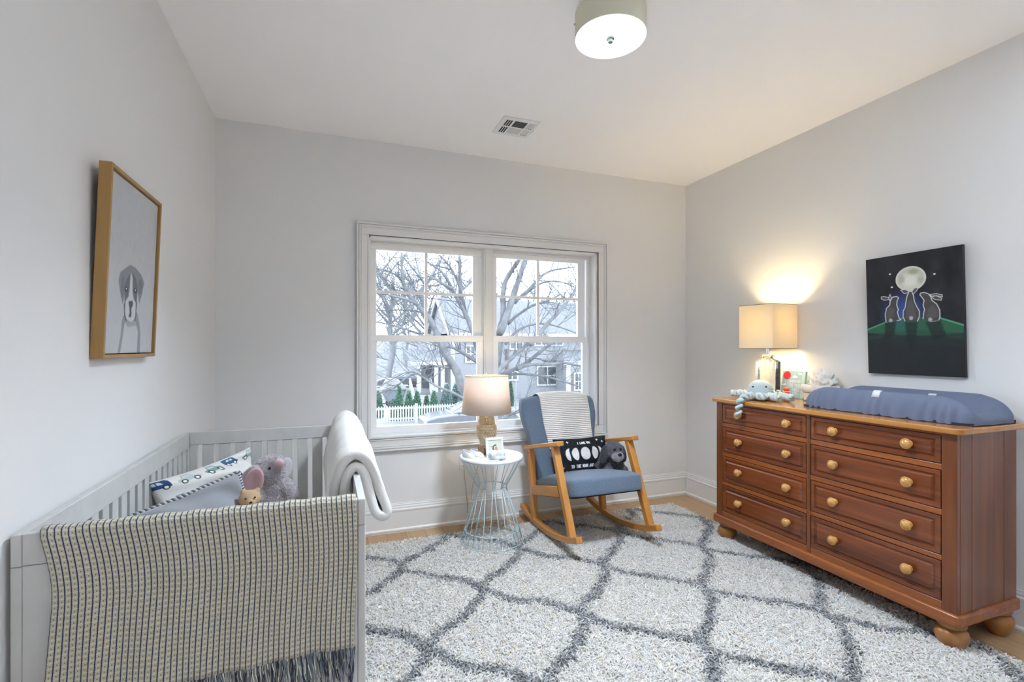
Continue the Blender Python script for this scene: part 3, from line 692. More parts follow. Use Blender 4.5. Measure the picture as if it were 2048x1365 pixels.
for s in (-1, 1):
    e = OC+camd*.052+camr*(-.006+s*.034)+Vector((0,0,.030)); e = OC+(e-OC).normalized()*.073+Vector((0,0,-.004))
    bm = NB(); ell(bm, e, .0075, seg=14); obj('eye', bm, M_black, oc, smooth=180)
def tentacle(path, r=.0145, coil=.0125, turns=7, tip=.7):
    path = [Vector(p) for p in path]; L = [0]
    for a, b in zip(path[:-1], path[1:]): L.append(L[-1]+(b-a).length)
    N = turns*16; pts = []; rs = []
    for i in range(N+1):
        s = L[-1]*i/N; j = max(q for q in range(len(L)) if L[q] <= s+1e-9); j = min(j, len(path)-2)
        p = path[j].lerp(path[j+1], (s-L[j])/(L[j+1]-L[j]+1e-9)); d = (path[j+1]-path[j]).normalized()
        u = d.cross(Vector((0,0,1)))
        u = u.normalized() if u.length > .1 else Vector((0,1,0))
        w = d.cross(u); a = 2*PI*turns*i/N
        pts.append(p+(u*math.cos(a)+w*math.sin(a))*coil); rs.append(r*(1+.12*math.sin(a*3))*(1-(1-tip)*i/N))
    bm = NB(); tube(bm, pts, rs, 8); return bm
zt = TZ+.0285
for path, tr in (([(2.60,2.42,zt),(2.52,2.36,zt),(2.455,2.335,zt+.002),(2.408,2.335,zt-.014),(2.394,2.335,zt-.06),(2.392,2.337,zt-.115)], 8),
              ([(2.64,2.34,zt),(2.60,2.28,zt),(2.58,2.235,zt),(2.575,2.19,zt)], 6),
              ([(2.69,2.35,zt),(2.70,2.29,zt),(2.68,2.23,zt),(2.645,2.165,zt)], 6),
              ([(2.63,2.46,zt),(2.58,2.52,zt),(2.57,2.57,zt)], 6),
              ([(2.60,2.40,zt),(2.56,2.335,zt),(2.53,2.30,zt),(2.555,2.26,zt)], 5),
              ([(2.64,2.45,zt),(2.66,2.52,zt),(2.64,2.575,zt)], 4)):
    obj('tentacle', tentacle(path, turns=tr), M_yarn, oc, smooth=180)

# ------------------------------------------------------------------ rabbit painting (right wall)
K = homog([(216,265),(1028,128),(1057,1252),(232,1222)])
def KP(*pts): return [K(p) for p in pts]
P = Paint(270, 370, '#27272d', .71); P.noise(.25, 9, 4); P.noise(.15, 22, 6)
for cx, cy, rx, ry, al in ((.42,.47,.20,.14,.35),(.42,.50,.15,.12,.5),(.40,.52,.10,.09,.5)): P.ell(cx, cy, rx, ry, '#3c58a0', .9, al)
P.poly(KP((228,880),(228,852),(390,785),(520,752),(650,738),(850,745),(950,775),(1045,805),(1046,870),(700,900)), '#2f6a4d', 3, .8)
P.poly(KP((228,960),(229,905),(390,870),(620,850),(900,860),(1046,880),(1050,980)), '#27463d', 14, .5)
P.poly(KP((228,1225),(228,940),(500,900),(800,900),(1050,930),(1056,1252)), '#202629', 16, .75)
P.line(KP((228,852),(390,785),(520,752)), .006, '#4f9a75'); P.line(KP((845,748),(950,778),(1045,806)), .006, '#4f9a75')
m0 = K((593,418)); P.ell(m0[0], m0[1], .158, .100, '#efeee6', .04); P.ell(m0[0], m0[1], .148, .094, '#c9cbbd', .2)
P.ell(m0[0]-.01, m0[1]+.015, .09, .055, '#e6e4da', .9); P.ell(m0[0]+.03, m0[1]-.055, .05, .022, '#9aa583', .9, .8); P.ell(m0[0]-.09, m0[1]+.0, .03, .03, '#a3a697', .9, .6); P.ell(m0[0]+.10, m0[1]+.02, .03, .025, '#a9ad98', .9, .6)
for s in ((420,382),(795,377),(436,491)): q = K(s); P.ell(q[0], q[1], .011, .006, '#ffffff', .5)
body, lite = '#4d4a4a', '#d9dce0'
def hare(pts, ears, tail, back):
    for e in ears: P.poly(KP(*e), '#57514f', 1); P.line(KP(*e, e[0]), .0026, lite, .85)
    P.poly(KP(*pts), body, 1); P.line(KP(*pts), .0032, lite, .9)
    P.poly(KP(*back), '#6a6665', 6, .45)
    q = K(tail); P.ell(q[0], q[1], .020, .016, '#b9b4b6', .5)
hare([(385,785),(378,720),(390,670),(418,640),(420,610),(440,575),(475,568),(492,580),(480,608),(476,640),(490,680),(482,700),(495,750),(510,765),(480,772)], [[(345,575),(370,570),(405,578),(415,595),(370,602),(345,590)],[(418,605),(408,580),(420,550),(432,585)]], (425,772), [(395,760),(392,700),(420,660),(455,670),(450,740)])
hare([(545,775),(530,740),(532,690),(548,660),(555,610),(565,560),(580,528),(605,525),(618,560),(626,610),(650,660),(668,690),(668,735),(652,775)], [[(572,535),(540,545),(510,515),(545,510),(582,525)],[(600,530),(625,500),(652,488),(648,515),(618,548)]], (598,750), [(555,750),(560,680),(580,600),(605,600),(630,680),(640,750)])
hare([(700,755),(705,700),(712,680),(700,640),(708,600),(690,575),(672,552),(680,538),(710,532),(745,545),(765,570),(775,600),(815,630),(840,680),(842,740),(830,770),(760,780)], [[(755,550),(810,542),(860,552),(862,568),(815,560),(770,562)],[(765,568),(810,560),(858,580),(850,597),(800,592)]], (760,762), [(730,750),(735,680),(780,630),(820,680),(820,740)])
for poly in ([(375,790),(470,780),(455,900),(370,930)], [(545,780),(655,780),(640,930),(590,1010),(560,930)], [(720,785),(845,760),(900,900),(790,940)]): P.poly(KP(*poly), '#1c2022', 12, .8)
rp = thing('rabbit_painting', 'dark canvas painting of three rabbits gazing at a full moon on the right wall', 'painting', (2.945, 1.68, 1.152))
ry0, ry1 = 1.452, 1.912; zb, zt_ = 1.152, 1.811; xb, xt = 2.942, 2.918; th_ = .020
pf = lambda y, t, o=0: (xb+(xt-xb)*t+o, y, zb+(zt_-zb)*t)
bm = NB(); prism(bm, [(xb, zb),(xt, zt_),(xt+th_, zt_+.001),(xb+th_, zb-.001)], 'y', ry0, ry1)
obj('canvas', bm, mat('black_canvas', '#1b1b1e', .55, bump=.2, bscale=400), rp, bevel=.0015)
obj('painted_front', canvas_mesh('front', P, pf(ry1-.001, .998, -.0006), pf(ry0+.001, .998, -.0006), pf(ry1-.001, .002, -.0006)), attr_mat('oil_paint', .5, bump=.12, bscale=350), rp)
bm = NB(); tube(bm, [(2.961, 1.63, zt_-.05), (2.945, 1.68, zt_-.02), (2.961, 1.73, zt_-.05)], .001, 5); obj('hanging_wire', bm, M_metal, rp)

# ------------------------------------------------------------------ dog picture (left wall)
K = homog([(205,140),(497,365),(478,1262),(172,1262)])
P = Paint(230, 300, '#b9bbbe', .767); P.noise(.02, 40, 5)
P.poly(KP((268,1262),(285,1150),(292,1060),(300,1030),(385,1010),(400,1080),(408,1150),(406,1262)), '#8f9296', 1)
P.poly(KP((285,1262),(300,1150),(310,1070),(375,1065),(392,1130),(388,1262)), '#bcbec1', 4)
P.poly(KP((300,1060),(375,1068),(385,1090),(330,1100)), '#8c8f93', 4, .7)
P.poly(KP((295,960),(280,900),(266,815),(276,765),(310,735),(340,718),(372,740),(405,780),(424,830),(412,900),(396,960),(385,880),(310,880)), '#85888d', 1)
P.poly(KP((290,930),(280,860),(285,800),(300,780),(302,880)), '#74777c', 3, .8); P.poly(KP((392,900),(388,820),(400,800),(414,840),(404,900)), '#74777c', 3, .8)
P.poly(KP((306,900),(302,850),(318,800),(345,758),(372,800),(386,860),(382,920),(376,1000),(370,1062),(340,1070),(312,1050),(303,980)), '#6d7075', 1)
P.poly(KP((343,757),(352,800),(354,880),(362,930),(374,950),(376,1040),(360,1066),(340,1068),(318,1052),(308,1000),(312,940),(330,910),(336,850),(338,790)), '#c3c5c8', 2)
for e in ((315,868),(371,878)): q = K(e); P.ell(q[0], q[1], .034, .016, '#4c4e52', .4); P.ell(q[0], q[1]-.004, .010, .005, '#dddddd', .5)
P.poly(KP((330,940),(356,938),(358,965),(348,985),(350,1025),(346,1040),(332,1038),(338,1010),(336,980)), '#55575c', 2)
P.line(KP((304,960),(308,1030),(318,1056)), .006, '#54565a'); P.line(KP((380,950),(376,1030),(372,1060)), .006, '#54565a')
dp = thing('dog_picture', 'wood framed canvas print of a grey and white dog on the left wall', 'picture', (-.64, 2.02, 1.267))
M_oak = wood('frame_oak', '#96713d', '#ab8650', .5, 'z', .5)
py0, py1 = 1.790, 2.252; zb, zt_ = 1.267, 1.862; fb, ft = -.637, -.614          # front plane leans out at the top
lx = lambda z, o: fb+(ft-fb)*(z-zb)/(zt_-zb)+o
for nm, (y0, y1, z0, z1) in dict(a=(py0, py0+.012, zb, zt_), b=(py1-.012, py1, zb, zt_), c=(py0+.012, py1-.012, zb, zb+.012), d=(py0+.012, py1-.012, zt_-.012, zt_)).items():
    bm = NB(); prism(bm, [(lx(z0, 0), z0),(lx(z1, 0), z1),(lx(z1, -.033-.010*(z1-zb)/(zt_-zb)*0), z1),(lx(z0, -.033), z0)], 'y', y0, y1)
    obj('frame_side', bm, M_oak, dp, bevel=.0012)
bm = NB(); prism(bm, [(lx(zb+.015, -.010), zb+.015),(lx(zt_-.015, -.010), zt_-.015),(lx(zt_-.015, -.028), zt_-.015),(lx(zb+.015, -.028), zb+.015)], 'y', py0+.015, py1-.015)
obj('canvas', bm, mat('canvas_edge', '#b9bbbe', .8), dp)
bm = NB(); prism(bm, [(lx(zb+.008, -.029), zb+.008),(lx(zt_-.008, -.029), zt_-.008),(lx(zt_-.008, -.032), zt_-.008),(lx(zb+.008, -.032), zb+.008)], 'y', py0+.008, py1-.008)
obj('backing_board', bm, M_dark, dp)
q = lambda y, z: (lx(z, -.0092), y, z)
obj('printed_front', canvas_mesh('front', P, q(py0+.0155, zt_-.0155), q(py1-.0155, zt_-.0155), q(py0+.0155, zb+.0155)), attr_mat('canvas_print', .75, bump=.15, bscale=700), dp)

# ------------------------------------------------------------------ crib and what lies in it
CX0, CX1, CY0, CY1, CZ = -.660, .091, 1.387, 2.780, .885
crib = thing('crib', 'white slatted baby crib along the left wall', 'crib', ((CX0+CX1)/2, (CY0+CY1)/2, 0))
M_crib = mat('crib_paint', (.55,.55,.54), .42, var=.05, vscale=14)
T = .020
for nm, x0, x1 in (('left', CX0, CX0+T), ('right', CX1-T, CX1)):
    obj('side_rail', B(x0, x1, CY0, CY1, .8135, CZ), M_crib, crib, bevel=.002)
    for q0, q1 in ((CY0, CY0+.045), (CY1-.045, CY1)): obj('post', B(x0, x1, q0, q1, 0, .8125), M_crib, crib, bevel=.002)
    obj('bottom_rail', B(x0+.002, x1-.002, CY0+.045, CY1-.045, .30, .36), M_crib, crib, bevel=.002)
    y = CY0+.066
    while y+.04 < CY1-.05:
        obj('slat', B(x0+.004, x1-.004, y, y+.044, .36, .8130), M_crib, crib, bevel=.002); y += .0715
for nm, y0, y1 in (('near', CY0, CY0+T), ('far', CY1-T, CY1)):
    a0, a1 = CX0+T+.0006, CX1-T-.0006
    obj('end_rail', B(a0, a1, y0, y1, .8150 if nm == 'near' else .824, CZ), M_crib, crib, bevel=.0015)
    bm = NB(); zt = .814 if nm == 'near' else .823
    w = .09 if nm == 'near' else .03
    bm.free()
    for q0, q1 in ((a0, a0+w), (a1-.045, a1)): obj('end_stile', B(q0, q1, y0, y1, .05, zt), M_crib, crib, bevel=.0015)
    obj('end_bottom_rail', B(a0+w, a1-.045, y0, y1, .30, .36), M_crib, crib, bevel=.002)
    x = a0+w+.0215
    while x < a1-.085:
        obj('slat', B(x, x+.050, y0+.003, y1-.003, .36, zt), M_crib, crib, bevel=.002); x += .0715
bm = NB(); box(bm, CX0+T+.001, CX1-T-.001, CY0+.05, CY1-.05, .33, .352); obj('mattress_board', bm, M_crib, crib)
MZ = .50
tag(obj('crib_mattress', B(CX0+.026, CX1-.026, CY0+.026, CY1-.026, .353, MZ), mat('white_sheet', '#e4e4e2', .9, bump=.2, bscale=40), bevel=.03, segs=4), 'white sheeted mattress inside the crib', 'mattress')

# woven throw over the near end
def throw_mat():
    m = mat('woven_throw', '#c9c5b4', .95, sheen=.2); nt = m.node_tree; L = nt.links.new; b = nt.nodes['Principled BSDF']
    uv = nt.nodes.new('ShaderNodeUVMap'); sx = nt.nodes.new('ShaderNodeSeparateXYZ'); L(uv.outputs[0], sx.inputs[0])
    def M(op, *ins):
        n = nt.nodes.new('ShaderNodeMath'); n.operation = op
        for i, v in enumerate(ins):
            if isinstance(v, (int, float)): n.inputs[i].default_value = v
            else: L(v, n.inputs[i])
        return n.outputs[0]
    p = .0127
    nz = nt.nodes.new('ShaderNodeTexNoise'); nz.inputs['Scale'].default_value = 90; L(uv.outputs[0], nz.inputs['Vector'])
    wob = M('MULTIPLY', M('SUBTRACT', nz.outputs['Fac'], .5), .0016)
    fu = M('FRACT', M('DIVIDE', M('ADD', sx.outputs[0], wob), p)); fv = M('FRACT', M('DIVIDE', M('ADD', sx.outputs[1], wob), p))
    cu = M('ABSOLUTE', M('SUBTRACT', fu, .5)); cv = M('ABSOLUTE', M('SUBTRACT', fv, .5))
    navy = M('GREATER_THAN', cu, .405)
    tick = M('MULTIPLY', M('GREATER_THAN', cv, .40), M('LESS_THAN', cu, .47))
    dot = M('MULTIPLY', M('LESS_THAN', cu, .10), M('LESS_THAN', cv, .14))
    def mix(f, a, c):
        x = nt.nodes.new('ShaderNodeMix'); x.data_type = 'RGBA'; L(f, x.inputs['Factor'])
        for s, v in (('A', a), ('B', c)):
            if isinstance(v, tuple): x.inputs[s].default_value = (*v, 1)
            else: L(v, x.inputs[s])
        return x.outputs['Result']
    rib = M('GREATER_THAN', cu, .27)
    c = mix(rib, lin('#bfbaa6'), lin('#aeaba0')); c = mix(dot, c, lin('#827d68')); c = mix(navy, c, lin('#2b3550')); c = mix(M('MULTIPLY', tick, M('SUBTRACT', 1, navy)), c, lin('#cbc8b8'))
    L(c, b.inputs['Base Color'])
    h = M('ADD', M('MULTIPLY', M('MAXIMUM', cu, cv), 1.6), M('MULTIPLY', nz.outputs['Fac'], .5))
    bp = nt.nodes.new('ShaderNodeBump'); bp.inputs['Strength'].default_value = .7; bp.inputs['Distance'].default_value = .004; L(h, bp.inputs['Height']); L(bp.outputs[0], b.inputs['Normal'])
    return m
thr = thing('throw_blanket', 'cream woven throw with thin navy stripes and fringe over the crib end', 'blanket', (-.27, 1.39, .49))
TX0, TX1 = -.606, .066
nu = 120; u = np.linspace(0, 1, nu)
path = [(1.4155, .62), (1.4155, .86), (1.413, .888), (1.405, .894), (1.393, .894), (1.3835, .890), (1.380, .876), (1.3795, .83)]
path += [(1.3793, z) for z in np.linspace(.81, .492, 26)]
path = np.array(path); nv = len(path)
d = np.r_[0, np.cumsum(np.hypot(*np.diff(path, axis=0).T))]
Pm = np.zeros((nv, nu, 3)); UV = np.zeros((nv, nu, 2))
for j in range(nv):
    y, z = path[j]; k = np.clip((.885-z)/.4, 0, 1) if j > 5 else 0
    xl = TX0+.024*math.sin(min(1, k*2.2)*PI*.6)*(1 if k < .7 else 1)-.012*max(0, k-.45)*2
    x = xl+(TX1+.004*math.sin(k*5)-xl)*u
    Pm[j,:,0] = x; Pm[j,:,1] = y-(.0035*np.sin(u*17+k*3)+.003*np.sin(u*41-k*5)+.0045*np.exp(-((u-.04)/.05)**2))*k**.5-.004*k
    Pm[j,:,2] = z+(.003*np.sin(u*9+1)*k if k else .0012*np.sin(u*60))-.010*k*np.exp(-((u-1)/.1)**2)*0
    UV[j,:,0] = u*(TX1-TX0); UV[j,:,1] = d[j]
tb = obj('woven_cloth', gridmesh('cloth', Pm, uv=UV), throw_mat(), thr, smooth=180); solid(tb, .004, 0)
def fringe():
    V, F, Cc = [], [], []; nv_ = 0; cols = [np.array(lin(c)) for c in ('#4a5266', '#363f54', '#b4b6b8', '#dcdad0', '#757c88', '#a0a4a8')]
    n = int((TX1-TX0)/.0021)
    for i in range(n):
        t = (i+.5)/n; ix = min(nu-1, int(t*nu)); p = Pm[-1, ix]; L = random.uniform(.07, .105); g = .5*(round(t*52+.5)/52-t)*(TX1-TX0)+random.uniform(-.010, .010)
        col = random.choice(cols); K = 7; ph = random.uniform(0, 6); r = .0016
        c = [(p[0]+g*(k/(K-1))**1.4+.0015*math.sin(k*1.7+ph), p[1]-.001+.002*math.sin(k*1.3+ph)-random.uniform(0, .002), p[2]+.002-L*k/(K-1)) for k in range(K)]
        for k in range(K):
            for a in (0, 2.1, 4.2): V.append((c[k][0]+r*math.cos(a), c[k][1]+r*math.sin(a), c[k][2])); Cc.append(col)
        for k in range(K-1):
            for s in range(3): F.append((nv_+k*3+s, nv_+k*3+(s+1)%3, nv_+(k+1)*3+(s+1)%3, nv_+(k+1)*3+s))
        nv_ += K*3
    return rawmesh('fringe', V, F, np.array(Cc))
f_ = obj('fringe', fringe(), attr_mat('fringe_yarn', .95), thr, smooth=180); f_['kind'] = 'stuff'

# folded white quilt over the right side rail
def resample(pts, n):
    pts = np.array(pts, float); d = np.r_[0, np.cumsum(np.linalg.norm(np.diff(pts, axis=0), axis=1))]
    s = np.linspace(0, d[-1], n); q = np.stack([np.interp(s, d, pts[:,k]) for k in range(pts.shape[1])], 1)
    for _ in range(3): q[1:-1] = (q[:-2]+2*q[1:-1]+q[2:])/4
    return q
outer = [(.012,.690),(.010,.78),(.014,.86),(.034,.925),(.072,.955),(.108,.938),(.134,.885),(.158,.815),(.183,.755),(.180,.738),(.160,.735),(.140,.752),(.125,.81),(.112,.87),(.092,.910),(.070,.912),(.050,.885),(.042,.82),(.040,.72)]
q = resample(outer, 90); ny = 90; ys = np.linspace(1.66, 2.768, ny); Pq = np.zeros((ny, 90, 3)); cen = np.array([.08, .84])
for j, y in enumerate(ys):
    t = (y-1.66)/1.1; off = q-cen; ln = np.linalg.norm(off, axis=1, keepdims=True)
    w = (.0055*math.sin(y*34)+.0055*math.sin(y*67+1)+.004*math.sin(y*113+2))*np.clip((q[:,1:2]-.72)/.2, 0, 1)
    w = w*(1+.6*np.sin(np.arange(90)/90*9+y*11))[:,None]*np.where(np.arange(90) < 52, 1, .15)[:,None]
    s = q+off/ln*w; s[:,1] += np.where(np.arange(90) < 20, -.02*t, 0)*np.clip(1-np.arange(90)/20, 0, 1)+np.where(np.arange(90) > 76, -.02*t, 0)
    s[:,0] += -.030*t*np.clip((.86-s[:,1])/.15, 0, 1)*(s[:,0] < .06)
    Pq[j,:,0] = s[:,0]; Pq[j,:,2] = s[:,1]; Pq[j,:,1] = y+.006*np.sin(np.arange(90)*.21)*(1 if j in (0, ny-1) else 0)
qo = obj('folded_quilt', gridmesh('quilt', Pq), mat('white_quilt', '#dfdedb', .9, bump=.25, bscale=110), smooth=180); solid(qo, .030, 0)
tag(qo, 'folded white quilt hanging over the side rail of the crib', 'quilt')

# car-print pillow
P = Paint(230, 150, '#dcdcd8', 1.5)
def car(cx, cy, s, c, flip=1, van=False):
    f = lambda pts: [(cx+flip*x*s/1.5, cy+y*s) for x, y in pts]
    if van: P.poly(f([(-1,.25),(-1,-.45),(-.85,-.6),(.45,-.6),(.75,-.1),(1,0),(1,.25)]), c)
    else: P.poly(f([(-1.05,.25),(-1.05,-.1),(-.7,-.15),(-.45,-.55),(.3,-.55),(.6,-.15),(1.05,-.05),(1.05,.25)]), c)
    w = f([(-.5,-.15),(-.33,-.45),(-.05,-.45),(-.05,-.15)]); P.poly(w, '#c6d0d3'); w = f([(.03,-.15),(.03,-.45),(.25,-.45),(.42,-.15)]); P.poly(w, '#c6d0d3')
    for wx in (-.58, .58): P.ell(cx+flip*wx*s/1.5, cy+.25*s, .19*s, .27*s, '#17191d', .12); P.ell(cx+flip*wx*s/1.5, cy+.25*s, .11*s, .16*s, '#e8e8e4', .2)
pal = ['#2e4a78', '#6d9294', '#93a3a4', '#3f5f86', '#7f9a9b', '#b3bfc0']; k = 0
for r_, cy in enumerate((.10, .36, .62, .88)):
    for c_ in range(5):
        cx = .03+c_*.225+(.11 if r_ % 2 else 0); car(cx, cy, .128, pal[(k*5+r_) % 6], 1 if (k+r_) % 2 else -1, (k % 3) == 0); k += 1
car(.86, .66, .12, '#d9a92a', -1, True)
cp = thing('car_print_pillow', 'white pillow printed with blue and grey cars leaning in the crib corner', 'pillow', (-.47, 2.42, MZ))
me, cpi = pillow_mesh('p', (-.475, 2.425, .662), (.25,.37,.03), (-.22,.14,1),   .52, .285, .17, P, wr=.011, sag=.10, seed=3, back='#d8d8d4')
obj('pillow_cover', me, attr_mat('printed_cotton', .85, bump=.15, bscale=250), cp, smooth=180)
# grey velvet cushion with rope piping
gc_ = thing('grey_cushion', 'grey velvet cushion with twisted rope piping in front of car print pillow', 'cushion', (-.40, 2.03, MZ))
me, inf = pillow_mesh('g', (-.465, 2.049, .642), (.26,.13,.075), (-.10,.30,1),   .40, .26, .13, None, '#8d9096', n=(70, 70), wr=.008, seed=8)
obj('cushion_cover', me, mat('grey_velvet', '#8d9096', .85, sheen=.5, bump=.15, bscale=160), gc_, smooth=180)
o0 = inf[2][0]; bd = [o0[0,i] for i in range(70)]+[o0[i,69] for i in range(1, 70)]+[o0[69,i] for i in range(68, -1, -1)]+[o0[i,0] for i in range(68, 0, -1)]
bd = [Vector(p) for p in bd]; bd = [bd[i].lerp(bd[(i+1) % len(bd)], t) for i in range(len(bd)) for t in (0, .33, .67)]
for ph, c in ((0, '#5f6369'), (PI, '#c4c6c8')):
    pts = []
    for i, p in enumerate(bd[:-1]):
        tt = (bd[i+1]-p).normalized(); a = tt.cross(Vector((.3,.5,.8))).normalized(); b = tt.cross(a); w = i*.75+ph
        pts.append(p+(a*math.cos(w)+b*math.sin(w))*.0042)
    bm = NB(); tube(bm, pts, .0048, 6, closed=True); obj('rope_piping', bm, mat('rope'+c, c, .8), gc_, smooth=180)
# elephant plush
el = thing('elephant_plush', 'lilac grey elephant plush with pink ears sitting in the crib', 'plush toy', (-.225, 2.31, MZ))
bl = [((-.222,2.315,.615),(.085,.075,.112)), ((-.222,2.31,.70),(.060,.055,.05)), ((-.240,2.300,.775),(.066,.060,.064)), ((-.222,2.275,.800),(.040,.038,.036)), ((-.203,2.255,.814),(.029,.028,.030)),
      ((-.168,2.285,.690),(.034,.034,.056),(0,R(-30),0)), ((-.150,2.270,.645),(.032,.032,.045)), ((-.295,2.27,.665),(.034,.036,.065),(0,R(18),0)),
      ((-.17,2.22,.535),(.042,.07,.04)), ((-.275,2.215,.535),(.042,.07,.04))]
obj('body', with_fur('fur', blend(bl, .008, 4), 34000, .007, .0011, '#cfc9cd'), attr_mat('plush_pile', .95, sheen=.3), el, smooth=180)
M_pink = mat('pink_plush', '#d0a9ae', .9, sheen=.4, bump=.2, bscale=300); M_lil = mat('lilac_plush', '#b5b0b5', .95, sheen=.4, bump=.3, bscale=200)
def flap(c, ax, up, w, h, t, n=24):
    c, ax, up = Vector(c), Vector(ax).normalized(), Vector(up); up = (up-ax*up.dot(ax)).normalized(); nn = ax.cross(up); bm = NB()
    pts = []
    for k in range(n):
        a = 2*PI*k/n; x, y = math.cos(a), math.sin(a); r_ = 1+.12*math.sin(2*a+.5)
        pts.append((x*w*r_, y*h*r_))
    rows = [(.02, t*.9),(.55, t),(.85, t*.75),(1, 0),(.85,-t*.75),(.55,-t),(.02,-t*.9)]; prev = None
    for s, z in rows:
        ring_ = [bm.verts.new(c+ax*(x*s)+up*(y*s)+nn*(z+.010*s*s)) for x, y in pts]
        if prev:
            for k in range(n): bm.faces.new((prev[k], prev[(k+1)%n], ring_[(k+1)%n], ring_[k]))
        prev = ring_
    return bm
obj('ear', flap((-.293,2.262,.742), (.9,-.35,-.1), (.18,0,1), .040, .064, .008), M_pink, el, smooth=180)
obj('ear', flap((-.300,2.274,.744), (.9,-.35,-.1), (.18,0,1), .047, .071, .007), M_lil, el, smooth=180)
obj('ear', flap((-.195,2.345,.765), (.8,.55,-.2), (-.1,0,1), .036, .055, .010), M_lil, el, smooth=180)
bm = NB(); ell(bm, (-.199,2.228,.818), (.020,.010,.019), (R(20),0,0)); obj('trunk_tip', bm, M_pink, el, smooth=180)
bm = NB(); ell(bm, (-.236,2.240,.797), .006, seg=12); obj('eye', bm, M_black, el, smooth=180)
# bear rattle
be = thing('bear_plush', 'small tan bear toy head peeking between grey cushion and elephant', 'plush toy', (-.285, 2.09, MZ))
M_tan = mat('tan_knit', '#b89a78', .85, bump=.3, bscale=260)
bl = [((-.285,2.10,.585),(.042,.038,.088)), ((-.287,2.085,.722),(.040,.036,.034)), ((-.309,2.09,.749),(.012,.008,.012)), ((-.262,2.09,.751),(.012,.008,.012)), ((-.279,2.05,.715),(.017,.014,.014)), ((-.285,2.10,.67),(.03,.028,.035))]
obj('body', blend(bl, .005, 4), M_tan, be, smooth=180)
for p in ((-.296,2.050,.733),(-.265,2.052,.735)):
    bm = NB(); ell(bm, p, .0036, seg=10); obj('eye', bm, M_black, be, smooth=180)
bm = NB(); ell(bm, (-.277,2.036,.721), (.006,.004,.004), seg=10); tube(bm, [(-.277,2.036,.718),(-.277,2.037,.710),(-.284,2.038,.706)], .0011, 5); tube(bm, [(-.277,2.037,.710),(-.270,2.038,.707)], .0011, 5); obj('nose', bm, M_black, be, smooth=180)

# ------------------------------------------------------------------ rocking chair
ch = thing('rocking_chair', 'blue upholstered rocking chair with golden wooden frame and rockers by the window', 'rocking chair', (1.66, 3.0, .04))
M_beech_z = wood('beech_upright', '#a86d2c', '#c48b45', .35, 'z', .5, coat=.2); M_beech_y = wood('beech_along', '#a86d2c', '#c48b45', .35, 'y', .5, coat=.2)
M_blue = mat('blue_linen', '#5d6c7f', .9, bump=.35, bscale=420, var=.16, vscale=160, sheen=.2)
for x0 in (1.355, 1.922):
    x1 = x0+.043
    bm = NB(); prism(bm, [(2.602,.150),(2.645,.144),(2.892,.664),(2.850,.672)], 'x', x0, x1); obj('front_leg', bm, M_beech_z, ch, bevel=.003)
    bm = NB(); prism(bm, [(3.182,.078),(3.226,.084),(3.292,.560),(3.248,.568)], 'x', x0, x1); obj('back_leg', bm, M_beech_z, ch, bevel=.003)
    bm = NB(); tube(bm, [(x0-.0006, 3.268, .530), (x0+.004, 3.268, .530)], .006, 12); obj('bolt_hole', bm, M_dark, ch)
    bm = NB(); prism(bm, [(2.782,.672),(3.350,.540),(3.350,.568),(2.787,.702)], 'x', x0-.004, x1+.004); obj('armrest', bm, M_beech_y, ch, bevel=.005, segs=3)
    bm = NB(); prism(bm, [(2.762,.352),(3.214,.240),(3.224,.304),(2.800,.412)], 'x', x0+.004, x1-.008); obj('side_rail', bm, M_beech_y, ch, bevel=.003)
    bm = NB(); lo, hi = [], []
    for y in np.linspace(2.525, 3.432, 28):
        z = .042+(y-3.08)**2/3.0; s = (y-3.08)/1.5; lo.append((y, z)); hi.append((y-.036*s, z+.036))
    prism(bm, lo+hi[::-1], 'x', x0, x1); ro = obj('rocker', bm, M_beech_y, ch, bevel=.004, segs=3)
    for yy in (3.315, 3.36): bm = NB(); lathe(bm, [(.0001, 0),(.006, 0),(.006, .002),(.0001, .0025)], (x0+.021, yy, .042+(yy-3.08)**2/3.0+.035), 10); obj('screw_cap', bm, mat('pale_plug', '#e0cfae', .5), ro)
MS = Matrix.Translation((1.66, 2.945, .304)) @ Matrix.Rotation(R(-14), 4, 'X')
rows = [(.2,.2,-.001),(.258,.310,0),(.2605,.313,.006),(.2615,.315,.02),(.2615,.315,.080),(.2605,.314,.090),(.256,.309,.0985),(.249,.302,.103),(.22,.27,.117),(.17,.21,.132),(.1,.13,.145),(.003,.003,.150)]
Ps = loftbox(0, 0, rows, n=96, sq=14, wob=.0006); Ps = np.array([[MS @ Vector(p) for p in r] for r in Ps])
obj('seat', gridmesh('seat', Ps, wrap=True), M_blue, ch, smooth=60)
bm = NB(); box(bm, -.245, .245, -.28, .29, -.010, -.0005, MS); obj('seat_underside', bm, mat('black_dust_cover', '#131416', .9), ch, bevel=.004)
prof = [(.335,.245),(.40,.250),(.48,.256),(.55,.262),(.62,.272),(.68,.287),(.73,.302),(.77,.311),(.82,.313),(.86,.310),(.890,.306),(.904,.302),(.909,.290)]
rows = []; nth = 72
for i, (z, hw) in enumerate(resample(prof, 40)):
    t = (z-.335)/.57; yc = 3.215+.175*t+.04; ht = (.045 if z < .885 else .045*(1-((z-.885)/.024)**2*.5)); th = np.linspace(0, 2*PI, nth, endpoint=False)
    c, s = np.cos(th), np.sin(th); k = (np.abs(c)**9+np.abs(s)**9)**(-1/9); x = hw*c*k; y = ht*s*k
    y = y-.006*(1-(x/hw)**2)*(y < 0)
    zz = z+.026*(1-(x/.31)**2)*max(0, (z-.80)/.106)
    rows.append(np.stack([1.66+x, yc+y, zz+0*x], -1))
cap = rows[-1]; cc = cap.mean(0)
for s, dz in ((.8,.005),(.4,.008),(.02,.009)): rows.append(cc+(cap-cc)*np.array([s, s, 1])+np.array([0,0,dz]))
